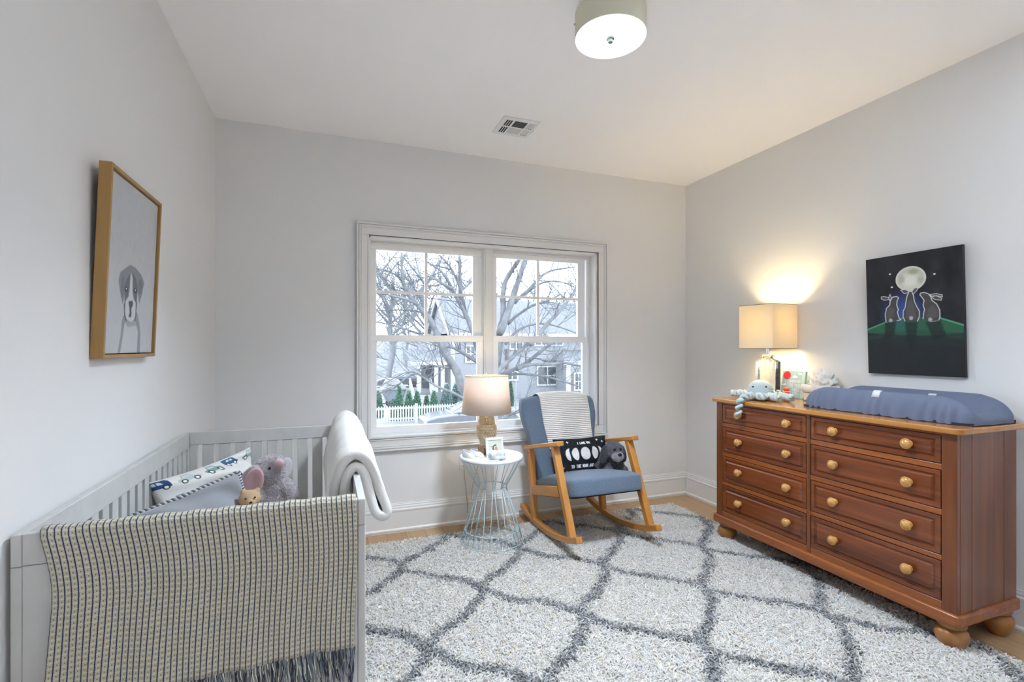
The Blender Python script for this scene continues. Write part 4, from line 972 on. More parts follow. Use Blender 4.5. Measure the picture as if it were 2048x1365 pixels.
rows.insert(0, rows[0].mean(0)+(rows[0]-rows[0].mean(0))*np.array([.02,.02,1]))
obj('backrest', gridmesh('back', np.array(rows), wrap=True), M_blue, ch, smooth=60)
# knitted blanket over the chair back
M_knit = mat('cream_knit', '#dedbd8', .95, sheen=.3)
nt = M_knit.node_tree; uvn = nt.nodes.new('ShaderNodeUVMap'); wv = nt.nodes.new('ShaderNodeTexWave'); wv.wave_type = 'BANDS'; wv.bands_direction = 'Y'
wv.inputs['Scale'].default_value = 22; wv.inputs['Distortion'].default_value = 1.6; wv.inputs['Detail'].default_value = 2; wv.inputs['Detail Scale'].default_value = 3
bpn = nt.nodes.new('ShaderNodeBump'); bpn.inputs['Strength'].default_value = .9; bpn.inputs['Distance'].default_value = .006
nt.links.new(uvn.outputs[0], wv.inputs['Vector']); nt.links.new(wv.outputs['Fac'], bpn.inputs['Height']); nt.links.new(bpn.outputs[0], nt.nodes['Principled BSDF'].inputs['Normal'])
def back_y(z, front=True): t = (z-.335)/.57; return 3.255+.175*t+(-.053 if front else .047)
pth = [(back_y(z, False)+.004, z) for z in np.linspace(.62, .90, 10)]+[(3.482,.930),(3.474,.952),(3.448,.962),(3.410,.961),(3.380,.950),(3.368,.928)]+[(back_y(z)-.010, z) for z in np.linspace(.905, .545, 26)]
pth = resample(pth, 60); d = np.r_[0, np.cumsum(np.hypot(*np.diff(pth, axis=0).T))]; nu = 60; u = np.linspace(0, 1, nu); Pk = np.zeros((60, nu, 3)); UV = np.zeros((60, nu, 2))
for j in range(60):
    t = j/59; x0 = 1.478+.045*max(0, t-.4)/.6+.004*math.sin(t*14); x1 = 1.902+.006*math.sin(t*11+1)
    x = x0+(x1-x0)*u; Pk[j,:,0] = x; Pk[j,:,1] = pth[j,0]-.003*np.sin(u*14+t*6)*(t > .45); Pk[j,:,2] = pth[j,1]-.026*(((x-1.66)/.31)**2)*max(0, (pth[j,1]-.80)/.106)
    UV[j,:,0] = u*.42; UV[j,:,1] = d[j]
kb = obj('knit_blanket', gridmesh('knit', Pk, uv=UV), M_knit, smooth=180); solid(kb, .007, 1)
tag(kb, 'cream ribbed knit blanket draped over the back of the blue chair', 'blanket')
# moon pillow
P = Paint(250, 150, '#15181e', 1.65); MW = '#d3d1d2'; BG = '#15181e'
def moon(cx, k, side, rx=.086, ry=.165, cy=.45):
    t = np.linspace(-PI/2, PI/2, 30); L = [(cx-side*rx*math.cos(a), cy+ry*math.sin(a)) for a in t]; Tm = [(cx+side*k*rx*math.cos(a), cy+ry*math.sin(a)) for a in t[::-1]]
    P.poly(L+Tm, MW, 1)
moon(.235, -.15, 1); moon(.345, .40, 1); moon(.50, 1.0, 1); moon(.655, .35, -1); moon(.765, -.2, -1); P.noise(.05, 30, 9)
P.text(.385, .14, .055, .0245, 'I LOVE YOU', .007, '#f2f2f2'); P.text(.235, .735, .075, .0275, 'TO THE MOON AND BACK', .0075, '#f2f2f2')
for x, y, c in ((.08,.18,'#e8e8e8'),(.22,.12,'#e8e8e8'),(.10,.78,'#b77a52'),(.78,.10,'#f0f0f0'),(.88,.16,'#e8e8e8'),(.05,.5,'#e8e8e8'),(.93,.8,'#b77a52'),(.15,.9,'#e8e8e8')):
    P.line([(x-.016,y),(x+.016,y)], .008, c); P.line([(x,y-.026),(x,y+.026)], .008, c)
mp_ = thing('moon_pillow', 'black lumbar pillow with white moon phases and lettering on the blue chair', 'pillow', (1.715, 3.10, .38))
me, _ = pillow_mesh('m', (1.712, 3.112, .515), (1,.02,0), (0,.30,1), .44, .265, .13, P, wr=.003, seed=5, back='#15181e')
obj('pillow_cover', me, attr_mat('printed_cotton', .85), mp_, smooth=180)
# dog plush on the seat
dg = thing('dog_plush', 'dark grey dog plush with floppy ears on the seat beside the moon pillow', 'plush toy', (1.87, 2.95, .42))
s0 = Vector((1.868, 2.955, .420))
def off(*p): return (s0.x+p[0], s0.y+p[1], s0.z+p[2])
bl = [(off(.01,.05,.062),(.075,.085,.062)), (off(.0,-.01,.075),(.058,.05,.06)), (off(-.012,-.035,.158),(.068,.060,.064)), (off(-.018,-.085,.138),(.040,.036,.034)),
      (off(-.065,-.05,.030),(.028,.055,.026)), (off(.050,-.05,.030),(.028,.055,.026)), (off(.085,.05,.035),(.030,.055,.032)), (off(-.06,.06,.035),(.03,.05,.03))]
obj('body', with_fur('fur', blend(bl, .007, 3), 30000, .008, .0012, '#74747c', var=.55), attr_mat('plush_pile', .95), dg, smooth=180)
M_dk = attr_mat('plush_pile', .95)
for cx, sx in ((-.084, -1), (.060, 1)):
    obj('ear', with_fur('fur', blend([(off(cx+.002*sx, -.030, .134), (.019,.034,.062), (0,R(-12*sx),0))], .006, 2), 6000, .007, .0011, '#5a5a62', var=.55), M_dk, dg, smooth=180)
obj('muzzle', with_fur('fur', blend([(off(-.020,-.100,.132),(.042,.030,.032)), (off(-.020,-.105,.118),(.026,.02,.018))], .005, 2), 7000, .006, .0010, '#b8b6bc', var=.35), M_dk, dg, smooth=180)
bm = NB(); ell(bm, off(-.021,-.133,.152), (.015,.009,.010)); obj('nose', bm, M_black, dg, smooth=180)
for dx in (-.040, .008):
    bm = NB(); ell(bm, off(dx,-.094,.180), .0085, seg=12); obj('eye', bm, M_black, dg, smooth=180)

# ------------------------------------------------------------------ wire side table and what stands on it
TBX, TBY, TBZ = 1.003, 3.050, .588
M_wire = mat('pale_blue_wire', '#bcd0d6', .45); tb_ = thing('side_table', 'hourglass side table of pale blue wire with a round white top', 'side table', (TBX, TBY, .03))
bm = NB(); lathe(bm, [(.0001,TBZ-.015),(.203,TBZ-.015),(.207,TBZ-.012),(.207,TBZ-.003),(.205,TBZ),(.0001,TBZ)], (TBX,TBY,0), 64); obj('table_top', bm, M_white, tb_)
circ = lambda r, z, n=48: [(TBX+r*math.cos(2*PI*k/n), TBY+r*math.sin(2*PI*k/n), z) for k in range(n)]
for nm, r, z in (('rim_ring', .203, TBZ-.018), ('waist_ring', .098, .385), ('lower_ring', .176, .105), ('base_ring', .205, .034)):
    bm = NB(); tube(bm, circ(r, z), .0028, 6, closed=True); obj(nm, bm, M_wire, tb_, smooth=180)
NW = 22
for k in range(NW):
    a = 2*PI*(k+.3)/NW; c0 = lambda r, z, da=0.: (TBX+r*math.cos(a+da), TBY+r*math.sin(a+da), z)
    da = .10 if k % 2 else -.10
    bm = NB(); tube(bm, [c0(.203, TBZ-.018), c0(.098, .385, da)], .0022, 5); tube(bm, [c0(.098, .385, da), c0(.205, .034, -da*.4)], .0022, 5)
    tube(bm, [c0(.176, .105, 0), c0(.205, .034, da*1.3)], .0018, 5)
    obj('wire_rod', bm, M_wire, tb_, smooth=180)
# owl lamp
OLX, OLY = .985, 3.105
ow = thing('owl_lamp', 'table lamp with carved owl base and round cream drum shade before window', 'lamp', (OLX, OLY, TBZ))
def owl_mat():
    m = mat('carved_stone_owl', '#c4b69e', .85, bump=.5, bscale=120, var=.22, vscale=40); return m
M_owl = owl_mat()
bm = NB(); Mr = Matrix.Translation((OLX, OLY, 0)) @ Matrix.Rotation(R(14), 4, 'Z')
box(bm, -.046, .046, -.042, .042, TBZ, TBZ+.052, Mr); obj('block', bm, wood('driftwood_block', '#7d5f45', '#a98765', .8, 'x', 1), ow, bevel=.005)
bl = [((OLX,OLY,.735),(.071,.062,.080)), ((OLX,OLY,.675),(.050,.046,.052)), ((OLX,OLY,.800),(.058,.052,.056)), ((OLX,OLY,.838),(.054,.048,.034)), ((OLX-.038,OLY,.868),(.014,.014,.018)), ((OLX+.038,OLY,.868),(.014,.014,.018)), ((OLX,OLY,.650),(.030,.030,.02))]
obj('owl_body', blend(bl, .005, 5), M_owl, ow, smooth=180)
vd = Vector((-OLX, -OLY, 0)).normalized(); vr = Vector((-vd.y, vd.x, 0))
def surf(a, z, r): return Vector((OLX, OLY, z))+(vd*math.cos(a)+vr*math.sin(a))*r
for s in (-1, 1):
    bm = NB()
    for rr_, th_ in ((.027,.0045),(.019,.0035),(.011,.003)):
        pts = [surf(s*.50+rr_*math.cos(t)/.056, .822+rr_*math.sin(t), .0555+.002*math.cos(t)*s) for t in np.linspace(0, 2*PI, 24, endpoint=False)]
        tube(bm, pts, th_, 6, closed=True)
    ell(bm, surf(s*.50, .822, .056), .006, seg=10); obj('eye_disc', bm, M_owl, ow, smooth=180)
    bm = NB(); 
    P0 = [surf(s*(.95+.12*math.sin(t*PI)), .79-.115*t, .064-.016*t) for t in np.linspace(0, 1, 10)]
    tube(bm, P0, [.006+.013*math.sin(PI*min(1, t*1.1+.1)) for t in np.linspace(0, 1, 10)], 8); obj('wing', bm, M_owl, ow, smooth=180)
bm = NB(); tube(bm, [surf(0, .830, .054), surf(0, .815, .063), surf(0, .798, .057)], [.004,.008,.002], 8)
for s in (-1, 1): tube(bm, [surf(s*.06, .83, .056), surf(s*.35, .856, .055), surf(s*.8, .872, .050)], [.004,.006,.003], 6)
obj('beak', bm, M_owl, ow, smooth=180)
bm = NB()
for r_ in range(5):
    z = .778-r_*.018; n_ = 7
    for k in range(n_):
        a = (k-(n_-1)/2+(.5 if r_ % 2 else 0))*.27; rad = .066 if r_ in (2,3,4) else .060+.003*r_
        p = surf(a, z, rad-.004); ell(bm, p, (.0115,.0115,.0125), seg=8)
obj('breast_feathers', bm, M_owl, ow, smooth=180)
bm = NB(); lathe(bm, [(.0001,.868),(.009,.868),(.009,.94),(.013,.942),(.013,.975),(.0001,.975)], (OLX,OLY,0), 14); obj('socket', bm, mat('brass', '#b4924f', .3, 1), ow)
M_sh1 = shade_mat('cream_drum_shade', '#e4ddd2', '#eec35e', .19)
bm = NB(); n_ = 64; b0 = None
for r_, z in ((.1675,.864),(.145,1.112)):
    ring_ = [bm.verts.new((OLX+r_*math.cos(2*PI*k/n_), OLY+r_*math.sin(2*PI*k/n_), z)) for k in range(n_)]
    if b0:
        for k in range(n_): bm.faces.new((b0[k], b0[(k+1)%n_], ring_[(k+1)%n_], ring_[k]))
    b0 = ring_
o = obj('lamp_shade', bm, M_sh1, ow, smooth=180); solid(o, .0014, -1)
for r_, z in ((.1675,.864),(.145,1.112)):
    bm = NB(); tube(bm, [(OLX+r_*math.cos(2*PI*k/n_), OLY+r_*math.sin(2*PI*k/n_), z) for k in range(n_)], .0017, 6, closed=True); obj('shade_ring', bm, mat('shade_trim', '#8d8270', .6), ow, smooth=180)
bm = NB()
for s in (-1, 1): tube(bm, [(OLX+s*.013, OLY, .95),(OLX+s*.05, OLY, 1.0),(OLX+s*.045, OLY, 1.07),(OLX+s*.006, OLY, 1.104)], .0018, 6)
for a in (0, 2*PI/3, 4*PI/3): tube(bm, [(OLX,OLY,1.104),(OLX+.145*math.cos(a), OLY+.145*math.sin(a), 1.110)], .0015, 5)
tube(bm, circ(.0085, 0, 14) and [(OLX+.0085*math.cos(t), OLY, 1.121+.0095*math.sin(t)) for t in np.linspace(0, 2*PI, 14, endpoint=False)], .0022, 6, closed=True)
obj('harp_finial', bm, mat('brass_bright', '#d8b878', .25, 1), ow, smooth=180)
bm = NB(); ell(bm, (OLX, OLY, 1.005), (.028,.028,.036)); obj('bulb', bm, mat('lit_bulb_round', (.9,.8,.6), .4, emit=(1,.80,.50), estr=25), ow)
glow('owl_lamp_light', (OLX, OLY-.0, 1.06), 2.3, .025, (1,.77,.40))
bm = NB(); tube(bm, resample([(OLX+.02,OLY+.05,TBZ+.01),(OLX+.02,3.255,TBZ+.006),(OLX+.015,3.275,TBZ-.03),(.985,3.32,.44),(.965,3.38,.30),(.965,3.41,.22),(.985,3.41,.10),(1.0,3.39,.014),(1.0,3.34,.012),(1.15,3.30,.012),(1.19,3.36,.012),(1.10,3.42,.012),(.96,3.42,.012),(.955,3.455,.05),(.945,3.462,.21),(.93,3.478,.36),(.930,3.480,.423)], 120), .0026, 6); obj('power_cord', bm, M_cord, ow, smooth=180)
# wall outlet
ou = thing('wall_outlet', 'white wall outlet plate behind the wire side table', 'outlet', (.930, YB-.004, .386))
o_ = [at(927, 943, YB), at(947, 943, YB)]
obj('plate', B(.894, .966, YB-.006, YB-.0003, .386, .501), M_trim, ou, bevel=.003)
for z in (.423, .465): 
    s_ = obj('socket', B(.914, .946, YB-.0075, YB-.005, z-.015, z+.015), M_white, ou, bevel=.002)
    bm = NB(); box(bm, .922, .9245, YB-.0079, YB-.007, z-.004, z+.006); box(bm, .935, .9375, YB-.0079, YB-.007, z-.004, z+.006); obj('slot', bm, M_dark, s_)
# photo frame
pfm = thing('photo_frame', 'small white frame with bird picture standing on the round table', 'picture frame', (1.010, 2.985, TBZ))
ax = Vector((1, .10, 0)).normalized(); fc = Vector((1.008, 2.982, TBZ+.0005)); Mf = Matrix.Translation(fc) @ Matrix.Rotation(math.atan2(ax.y, ax.x), 4, 'Z') @ Matrix.Rotation(R(-9), 4, 'X')
bm = NB(); W2, H2, bw = .061, .126, .016
for a in ((-W2, W2, 0, bw), (-W2, W2, H2-bw, H2), (-W2, -W2+bw, bw, H2-bw), (W2-bw, W2, bw, H2-bw)): box(bm, a[0], a[1], 0, .014, a[2], a[3], Mf)
obj('frame', bm, M_white, pfm, bevel=.002)
P = Paint(90, 100, '#cfd6cf', .9); P.ell(.60,.60,.13,.17,'#c79c86',.3); P.ell(.55,.40,.08,.07,'#d8cfc6',.3)
P.line([(.36,.62),(.38,.45),(.50,.36),(.60,.36)], .035, '#2c2526'); P.line([(.36,.55),(.42,.72),(.52,.78)], .03, '#2c2526'); P.line([(.20,.40),(.27,.46),(.33,.44)], .02, '#8a6a56'); P.line([(.62,.76),(.66,.88)], .012, '#7a5a48')
fq = lambda x, z: Mf @ Vector((x, .006, z))
obj('printed_picture', canvas_mesh('pic', P, fq(-W2+bw, H2-bw), fq(W2-bw, H2-bw), fq(-W2+bw, bw)), attr_mat('printed_paper', .45), pfm)
bm = NB(); box(bm, -W2+.004, W2-.004, .009, .013, .004, H2-.004, Mf); prism(bm, [(.012,.085),(.016,.085),(.052,.008),(.048,.008)], 'x', -.012, .012, Mf); obj('backing', bm, mat('grey_board', '#6f6f6c', .8), pfm)
# baby shoes
def shoe(label, c, rz, trim):
    t = thing('baby_shoe', label, 'shoe', (c[0], c[1], TBZ), rz, 'pair of baby shoes')
    M = WM[t]; f = lambda p: M @ Vector(p)
    n = 40; sole = [(0.052*math.cos(a)*(1+.04*math.cos(a)), (.020+.004*math.cos(a))*math.sin(a)) for a in np.linspace(0, 2*PI, n, endpoint=False)]
    bm = NB(); prism(bm, sole, 'z', .0006, .008, M); obj('sole', bm, mat('white_sole', '#e6e6e2', .5), t, bevel=.003)
    th = np.linspace(0, 2*PI, 48, endpoint=False); rows = []
    for s in np.linspace(0, 1, 12):
        r_ = 1-.06*s; ring_ = []
        for a in th:
            toe = (math.cos(a)+1)/2; h = .040-.018*toe; x = .050*math.cos(a)*r_; y = (.0195+.004*math.cos(a))*math.sin(a)*r_
            e = math.sin(s*PI/2); k = 1-.34*(1-math.cos(s*PI/2))-.12*s*toe
            ring_.append(f((x*k-.010*s*(1-0)*1.0, y*k*1.05, .0075+h*e)))
        rows.append(ring_)
    u = obj('upper', gridmesh('u', np.array(rows), wrap=True), mat('white_shoe', '#dcdfe2', .7, bump=.15, bscale=200), t, smooth=180); solid(u, .002, -1)
    bm = NB(); top_ = [Vector(p)+Vector((0,0,-.0015)) for p in rows[-1]]; cc_ = sum(top_, Vector())/len(top_)
    V0 = bm.verts.new(cc_+Vector((0,0,-.007))); vs = [bm.verts.new(p) for p in top_]
    for k in range(48): bm.faces.new((vs[k], vs[(k+1)%48], V0))
    obj('lining', bm, mat('pink_lining', '#b98f8d', .9, var=.5, vscale=120), t, smooth=180)
    bm = NB(); tube(bm, [Vector(p) for p in rows[-1]], .0022, 6, closed=True); obj('trim', bm, mat('shoe_trim'+trim, trim, .7), t, smooth=180)
    return t
shoe('left white baby shoe with pale trim at the edge of the round table', (.838, 3.028), R(-52), '#ccd3da')
shoe('right white baby shoe with blue trim next to the owl lamp block', (.900, 3.045), R(-40), '#8fb2d4')
# small pale figurine
fg = thing('elephant_figurine', 'pale grey sleeping elephant figurine on a frilly mat in front of the photo frame', 'figurine', (.985, 2.915, TBZ))
M_por = mat('pale_porcelain', '#c2c9cb', .35, coat=.2)
bl = [((.972,2.915,.620),(.040,.036,.031)), ((.958,2.905,.618),(.028,.034,.028)), ((1.020,2.912,.620),(.028,.030,.031)), ((1.026,2.888,.604),(.022,.018,.014),(0,R(14),0)), ((.985,2.884,.602),(.026,.016,.013)), ((1.0,2.925,.61),(.03,.03,.02))]
obj('body', blend(bl, .004, 5), M_por, fg, smooth=180)
bm = NB(); ell(bm, (.948,2.888,.622), (.012,.016,.024), (0,R(-25),0)); obj('ear', bm, M_por, fg, smooth=180)
bm = NB()
for k in range(5): ell(bm, (.972+.006*k, 2.876+.0006*k, .610+.002*(k % 2)), .0017, seg=8)
ell(bm, (1.034,2.884,.622), .0028, seg=8); obj('eye', bm, mat('grey_dots', '#8a9298', .4), fg, smooth=180)
bm = NB(); pts = [(.955+(.042+.003*math.sin(12*a))*math.cos(a), 2.888+(.030+.003*math.sin(12*a))*math.sin(a)) for a in np.linspace(0, 2*PI, 96, endpoint=False)]
prism(bm, pts, 'z', TBZ+.0006, TBZ+.006); obj('frilly_mat', bm, mat('white_felt', '#e4e5e3', .9), fg, bevel=.002)
# loop of cord behind the dresser
lc = obj('lamp_cord', (lambda bm: (tube(bm, resample([tuple(at(1424,934,2.96)) if 0 else (2.958,2.76,.30),(2.957,2.792,.36),(2.957,2.800,.44),(2.955,2.75,.475),(2.955,2.64,.47),(2.953,2.55,.50),(2.953,2.50,.9),(2.940,2.47,.958)], 60), .0022, 6), bm)[-1])(NB()), mat('grey_cord', '#6d6a64', .5), smooth=180)
tag(lc, 'thin grey cord looping on the wall behind the far dresser corner', 'cord')

# ------------------------------------------------------------------ outside the window
GZ = -2.7
M_ground = mat('winter_ground', (.17,.17,.172), .95, bump=.4, bscale=.6, var=.12, vscale=.4)
struct('ground', B(-60, 90, 4.2, 64, GZ-.2, GZ), M_ground)
bm = NB(); prism(bm, [(64,GZ),(76,-1.2),(96,3.6),(140,4.2),(140,-6),(64,-6)], 'x', -60, 120)
struct('hillside', bm, mat('wooded_hill', (.105,.108,.114), 1, var=.35, vscale=.5, bump=.6, bscale=1.2))
M_side = mat('grey_siding', (.19,.195,.204), .7); nt = M_side.node_tree
tc = nt.nodes.new('ShaderNodeTexCoord'); wv = nt.nodes.new('ShaderNodeTexWave'); wv.bands_direction = 'Z'; wv.wave_profile = 'SAW'; wv.inputs['Scale'].default_value = 1.6
bpn = nt.nodes.new('ShaderNodeBump'); bpn.inputs['Distance'].default_value = .03; nt.links.new(tc.outputs['Object'], wv.inputs[0]); nt.links.new(wv.outputs['Fac'], bpn.inputs['Height']); nt.links.new(bpn.outputs[0], nt.nodes['Principled BSDF'].inputs['Normal'])
M_roof = mat('shingle_roof', (.10,.104,.113), .9, var=.18, vscale=6, bump=.6, bscale=14)
M_owhite = mat('outdoor_white', (.30,.30,.30), .6); M_oglass = mat('house_glass', (.05,.055,.06), .15)
house = thing('grey_house', 'two storey grey clapboard house with shingle roof beyond the white picket fence', 'house', (13, 38, GZ))
def pane_of(parent, p0, p1, Y, name='house_window', nx=2, nz=2, fw=.12):
    a, b = at(*p0, Y), at(*p1, Y); x0, x1, z1, z0 = a.x, b.x, a.z, b.z
    bm = NB(); ring(bm, x0, x1, z0, z1, fw, Y-.08, Y); w = obj(name, bm, M_owhite, parent)
    obj('pane', B(x0+fw*.5, x1-fw*.5, Y-.045, Y-.035, z0+fw*.5, z1-fw*.5), M_oglass, w)
    bm = NB()
    for i in range(1, nx): x = x0+(x1-x0)*i/nx; box(bm, x-.04, x+.04, Y-.06, Y-.03, z0+fw, z1-fw)
    for i in range(1, nz): z = z0+(z1-z0)*i/nz; box(bm, x0+fw, x1-fw, Y-.0601, Y-.0301, z-.03, z+.03)
    obj('muntin', bm, M_owhite, w); return w
HX0, HX1, EZ, RZ_ = 8.1, 24.0, 2.35, 5.25
obj('wall', B(HX0, HX1, 34, 42, GZ, EZ), M_side, house)
bm = NB(); prism(bm, [(33.6, EZ-.02),(38, RZ_),(42.4, EZ-.02),(42.4, EZ-.2),(38, RZ_-.2),(33.6, EZ-.2)], 'x', HX0-.2, HX1+.2); obj('roof', bm, M_roof, house)
bm = NB(); prism(bm, [(34, EZ-.19),(38, RZ_-.21),(42, EZ-.19)], 'x', HX0, HX0+.15); obj('gable', bm, M_side, house)
obj('fascia', B(HX0-.2, HX1+.2, 33.52, 33.6, EZ-.32, EZ+.02), M_owhite, house)
bm = NB(); prism(bm, [(33.55, EZ),(38, RZ_+.05),(38, RZ_-.22),(33.55, EZ-.28)], 'x', HX0-.3, HX0-.2); obj('rake_board', bm, M_owhite, house)
bm = NB(); prism(bm, [(42.45, EZ),(38, RZ_+.05),(38, RZ_-.22),(42.45, EZ-.28)], 'x', HX0-.3, HX0-.2); obj('rake_board', bm, M_owhite, house)
obj('corner_board', B(HX0-.02, HX0+.28, 33.95, 34.0, GZ, EZ-.2), M_owhite, house)
c0 = at(858, 680, 36); c1 = at(897, 680, 36)
obj('side_wing', B(c0.x, HX0, 36, 41, GZ, EZ-.2), M_side, house); obj('corner_board', B(c0.x-.02, c0.x+.18, 35.95, 36, GZ, EZ-.2), M_owhite, house)
pane_of(house, (862, 680), (878, 706), 35.98, nx=3, nz=1)
pane_of(house, (1073, 732), (1116, 771), 33.98); pane_of(house, (1012, 741), (1036, 762), 33.98); pane_of(house, (1068, 676), (1126, 693), 33.98, nx=4); pane_of(house, (1018, 672), (1046, 700), 33.98)
pane_of(house, (1147, 745), (1166, 782), 31.9); pane_of(house, (930, 690), (952, 726), 33.98)
# entry porch on the left, with columns and steps
a, b = at(820, 708, 32.6), at(892, 722, 32.6); py = GZ+1.0
bm = NB(); prism(bm, [(32.2, b.z),(35.9, a.z+.25),(35.9, b.z)], 'x', a.x, b.x); obj('porch_roof', bm, M_roof, house)
obj('porch_beam', B(a.x, b.x, 32.25, 32.45, b.z-.28, b.z), M_owhite, house); obj('porch_floor', B(a.x, b.x, 32.3, 36, GZ, py), mat('porch_grey', (.12,.12,.125), .8), house)
for px in (837, 871, 884): 
    c = at(px, 760, 32.6); obj('porch_column', B(c.x-.12, c.x+.12, 32.3, 32.54, py, b.z-.28), M_owhite, house)
c = at(843, 760, 35.9); obj('door', B(c.x, c.x+1.0, 35.9, 36.0, py, py+2.1), mat('slate_door', (.06,.065,.075), .6), house)
c = at(846, 780, 31.0); 
for k in range(6): obj('step', B(c.x-.6, c.x+.7, 32.3-.3*(k+1), 32.3-.3*k, GZ, py-.16*(k+1)), M_owhite, house)
for xx in (c.x-.62, c.x+.72):
    bm = NB(); tube(bm, [(xx, 32.3, py+.95),(xx, 30.4, GZ+.95)], .05, 6); tube(bm, [(xx, 32.3, py+.1),(xx, 30.4, GZ+.1)], .04, 6)
    for k in range(11): y = 32.3-1.9*k/10; z = py+(GZ-py)*k/10; tube(bm, [(xx, y, z+.1),(xx, y, z+.95)], .03 if k % 10 else .07, 5)
    obj('stair_railing', bm, M_owhite, house)
# bay on the right
a, b = at(1126, 722, 32), at(1150, 707, 32)
bm = NB(); V = [bm.verts.new(p) for p in ((a.x, 31.9, a.z),(a.x+6, 31.9, a.z),(a.x+6, 34, a.z),(a.x, 34, a.z),(b.x, 34.0, b.z+.25),(a.x+6, 34.0, b.z+.25))]
for f in ((0,1,5,4),(0,4,3),(1,2,5),(2,3,4,5),(0,3,2,1)): bm.faces.new([V[i] for i in f])
obj('bay_roof', bm, M_roof, house); obj('bay_fascia', B(a.x+.05, a.x+6, 31.92, 32.0, a.z-.3, a.z), M_owhite, house)
c = at(1132, 760, 32); obj('bay_wall', B(c.x+.1, c.x+6, 32.0, 34, GZ, a.z-.02), M_side, house); obj('corner_board', B(c.x, c.x+.35, 31.93, 32.0, GZ, a.z-.3), M_owhite, house)
c = at(1016, 760, 33.7); obj('downspout', B(c.x-.09, c.x+.09, 33.8, 33.97, GZ, 1.2), mat('red_brown_pipe', (.09,.058,.062), .7), house)
# picket fence
FY, FT, FB = 26.0, -1.75, -2.62
fence = thing('picket_fence', 'white picket fence in front of the grey house', 'fence', (5, FY, GZ))
x = -3.4; k = 0
while x < 9.4:
    if k % 17 == 4: obj('fence_post', B(x-.05, x+.09, FY-.02, FY+.12, GZ, FT+.06), M_owhite, fence)
    else:
        bm = NB(); prism(bm, [(x, FB),(x+.075, FB),(x+.075, FT-.05),(x+.0375, FT),(x, FT-.05)], 'y', FY, FY+.02); obj('picket', bm, M_owhite, fence)
    x += .140; k += 1
for z in (FT-.20, FB+.12): obj('fence_rail', B(-3.5, 9.5, FY+.021, FY+.07, z, z+.10), M_owhite, fence)
# evergreens behind the fence
M_ever = attr_mat('evergreen', .95)
def conifer(px, top, wpx, Y, label, color='#50705c', group='evergreens behind the fence'):
    p = at(px, top, Y); d = p.y*math.cos(YAW)+p.x*math.sin(YAW); r = wpx/2*d/FPX; h = p.z-GZ
    bm = NB(); lathe(bm, [(.0001,GZ),(r*.75,GZ+.02*h),(r,GZ+.18*h),(r*.82,GZ+.42*h),(r*.50,GZ+.68*h),(r*.22,GZ+.88*h),(.0001,p.z)], (p.x, p.y, 0), 14)
    me = bpy.data.meshes.new('c'); bm.to_mesh(me); bm.free()
    t = thing('evergreen_shrub', label, 'shrub', (p.x, p.y, GZ), 0, group)
    obj('foliage', with_fur('foliage', me, 3200, .13, .028, color, var=.45, droop=-.5), M_ever, t, smooth=180)
    bm = NB(); tube(bm, [(p.x,p.y,GZ),(p.x,p.y,GZ+.3*h)], .05, 6); obj('stem', bm, mat('bark_brown', (.09,.08,.075), .9), t)
for a in ((757,782,17,'small evergreen at the left end of the picket fence'),(786,799,9,'lowest evergreen left of the pointed one behind the fence'),(798,772,17,'tall pointed evergreen behind the picket fence'),(818,782,18,'evergreen right of the pointed one behind the fence'),(834,782,18,'evergreen in front of the white porch stairs'),(853,792,10,'thin short evergreen right of the porch stairs'),(868,782,19,'evergreen in front of the white porch columns')):
    conifer(a[0], a[1], a[2]*.86, 27.2+.9*(int(a[0]) % 2), a[3])
conifer(893, 766, 22, 28.9, 'broad dull green evergreen right of the porch columns', '#5f7573'); conifer(911, 768, 20, 30.1, 'dull green evergreen just left of the owl lamp shade', '#5f7573')
conifer(926, 772, 20, 29, 'dull green evergreen half hidden by the owl lamp shade', '#5f7573')
conifer(1021, 763, 9, 31, 'narrow upright evergreen by the brown downspout', '#4a6353')
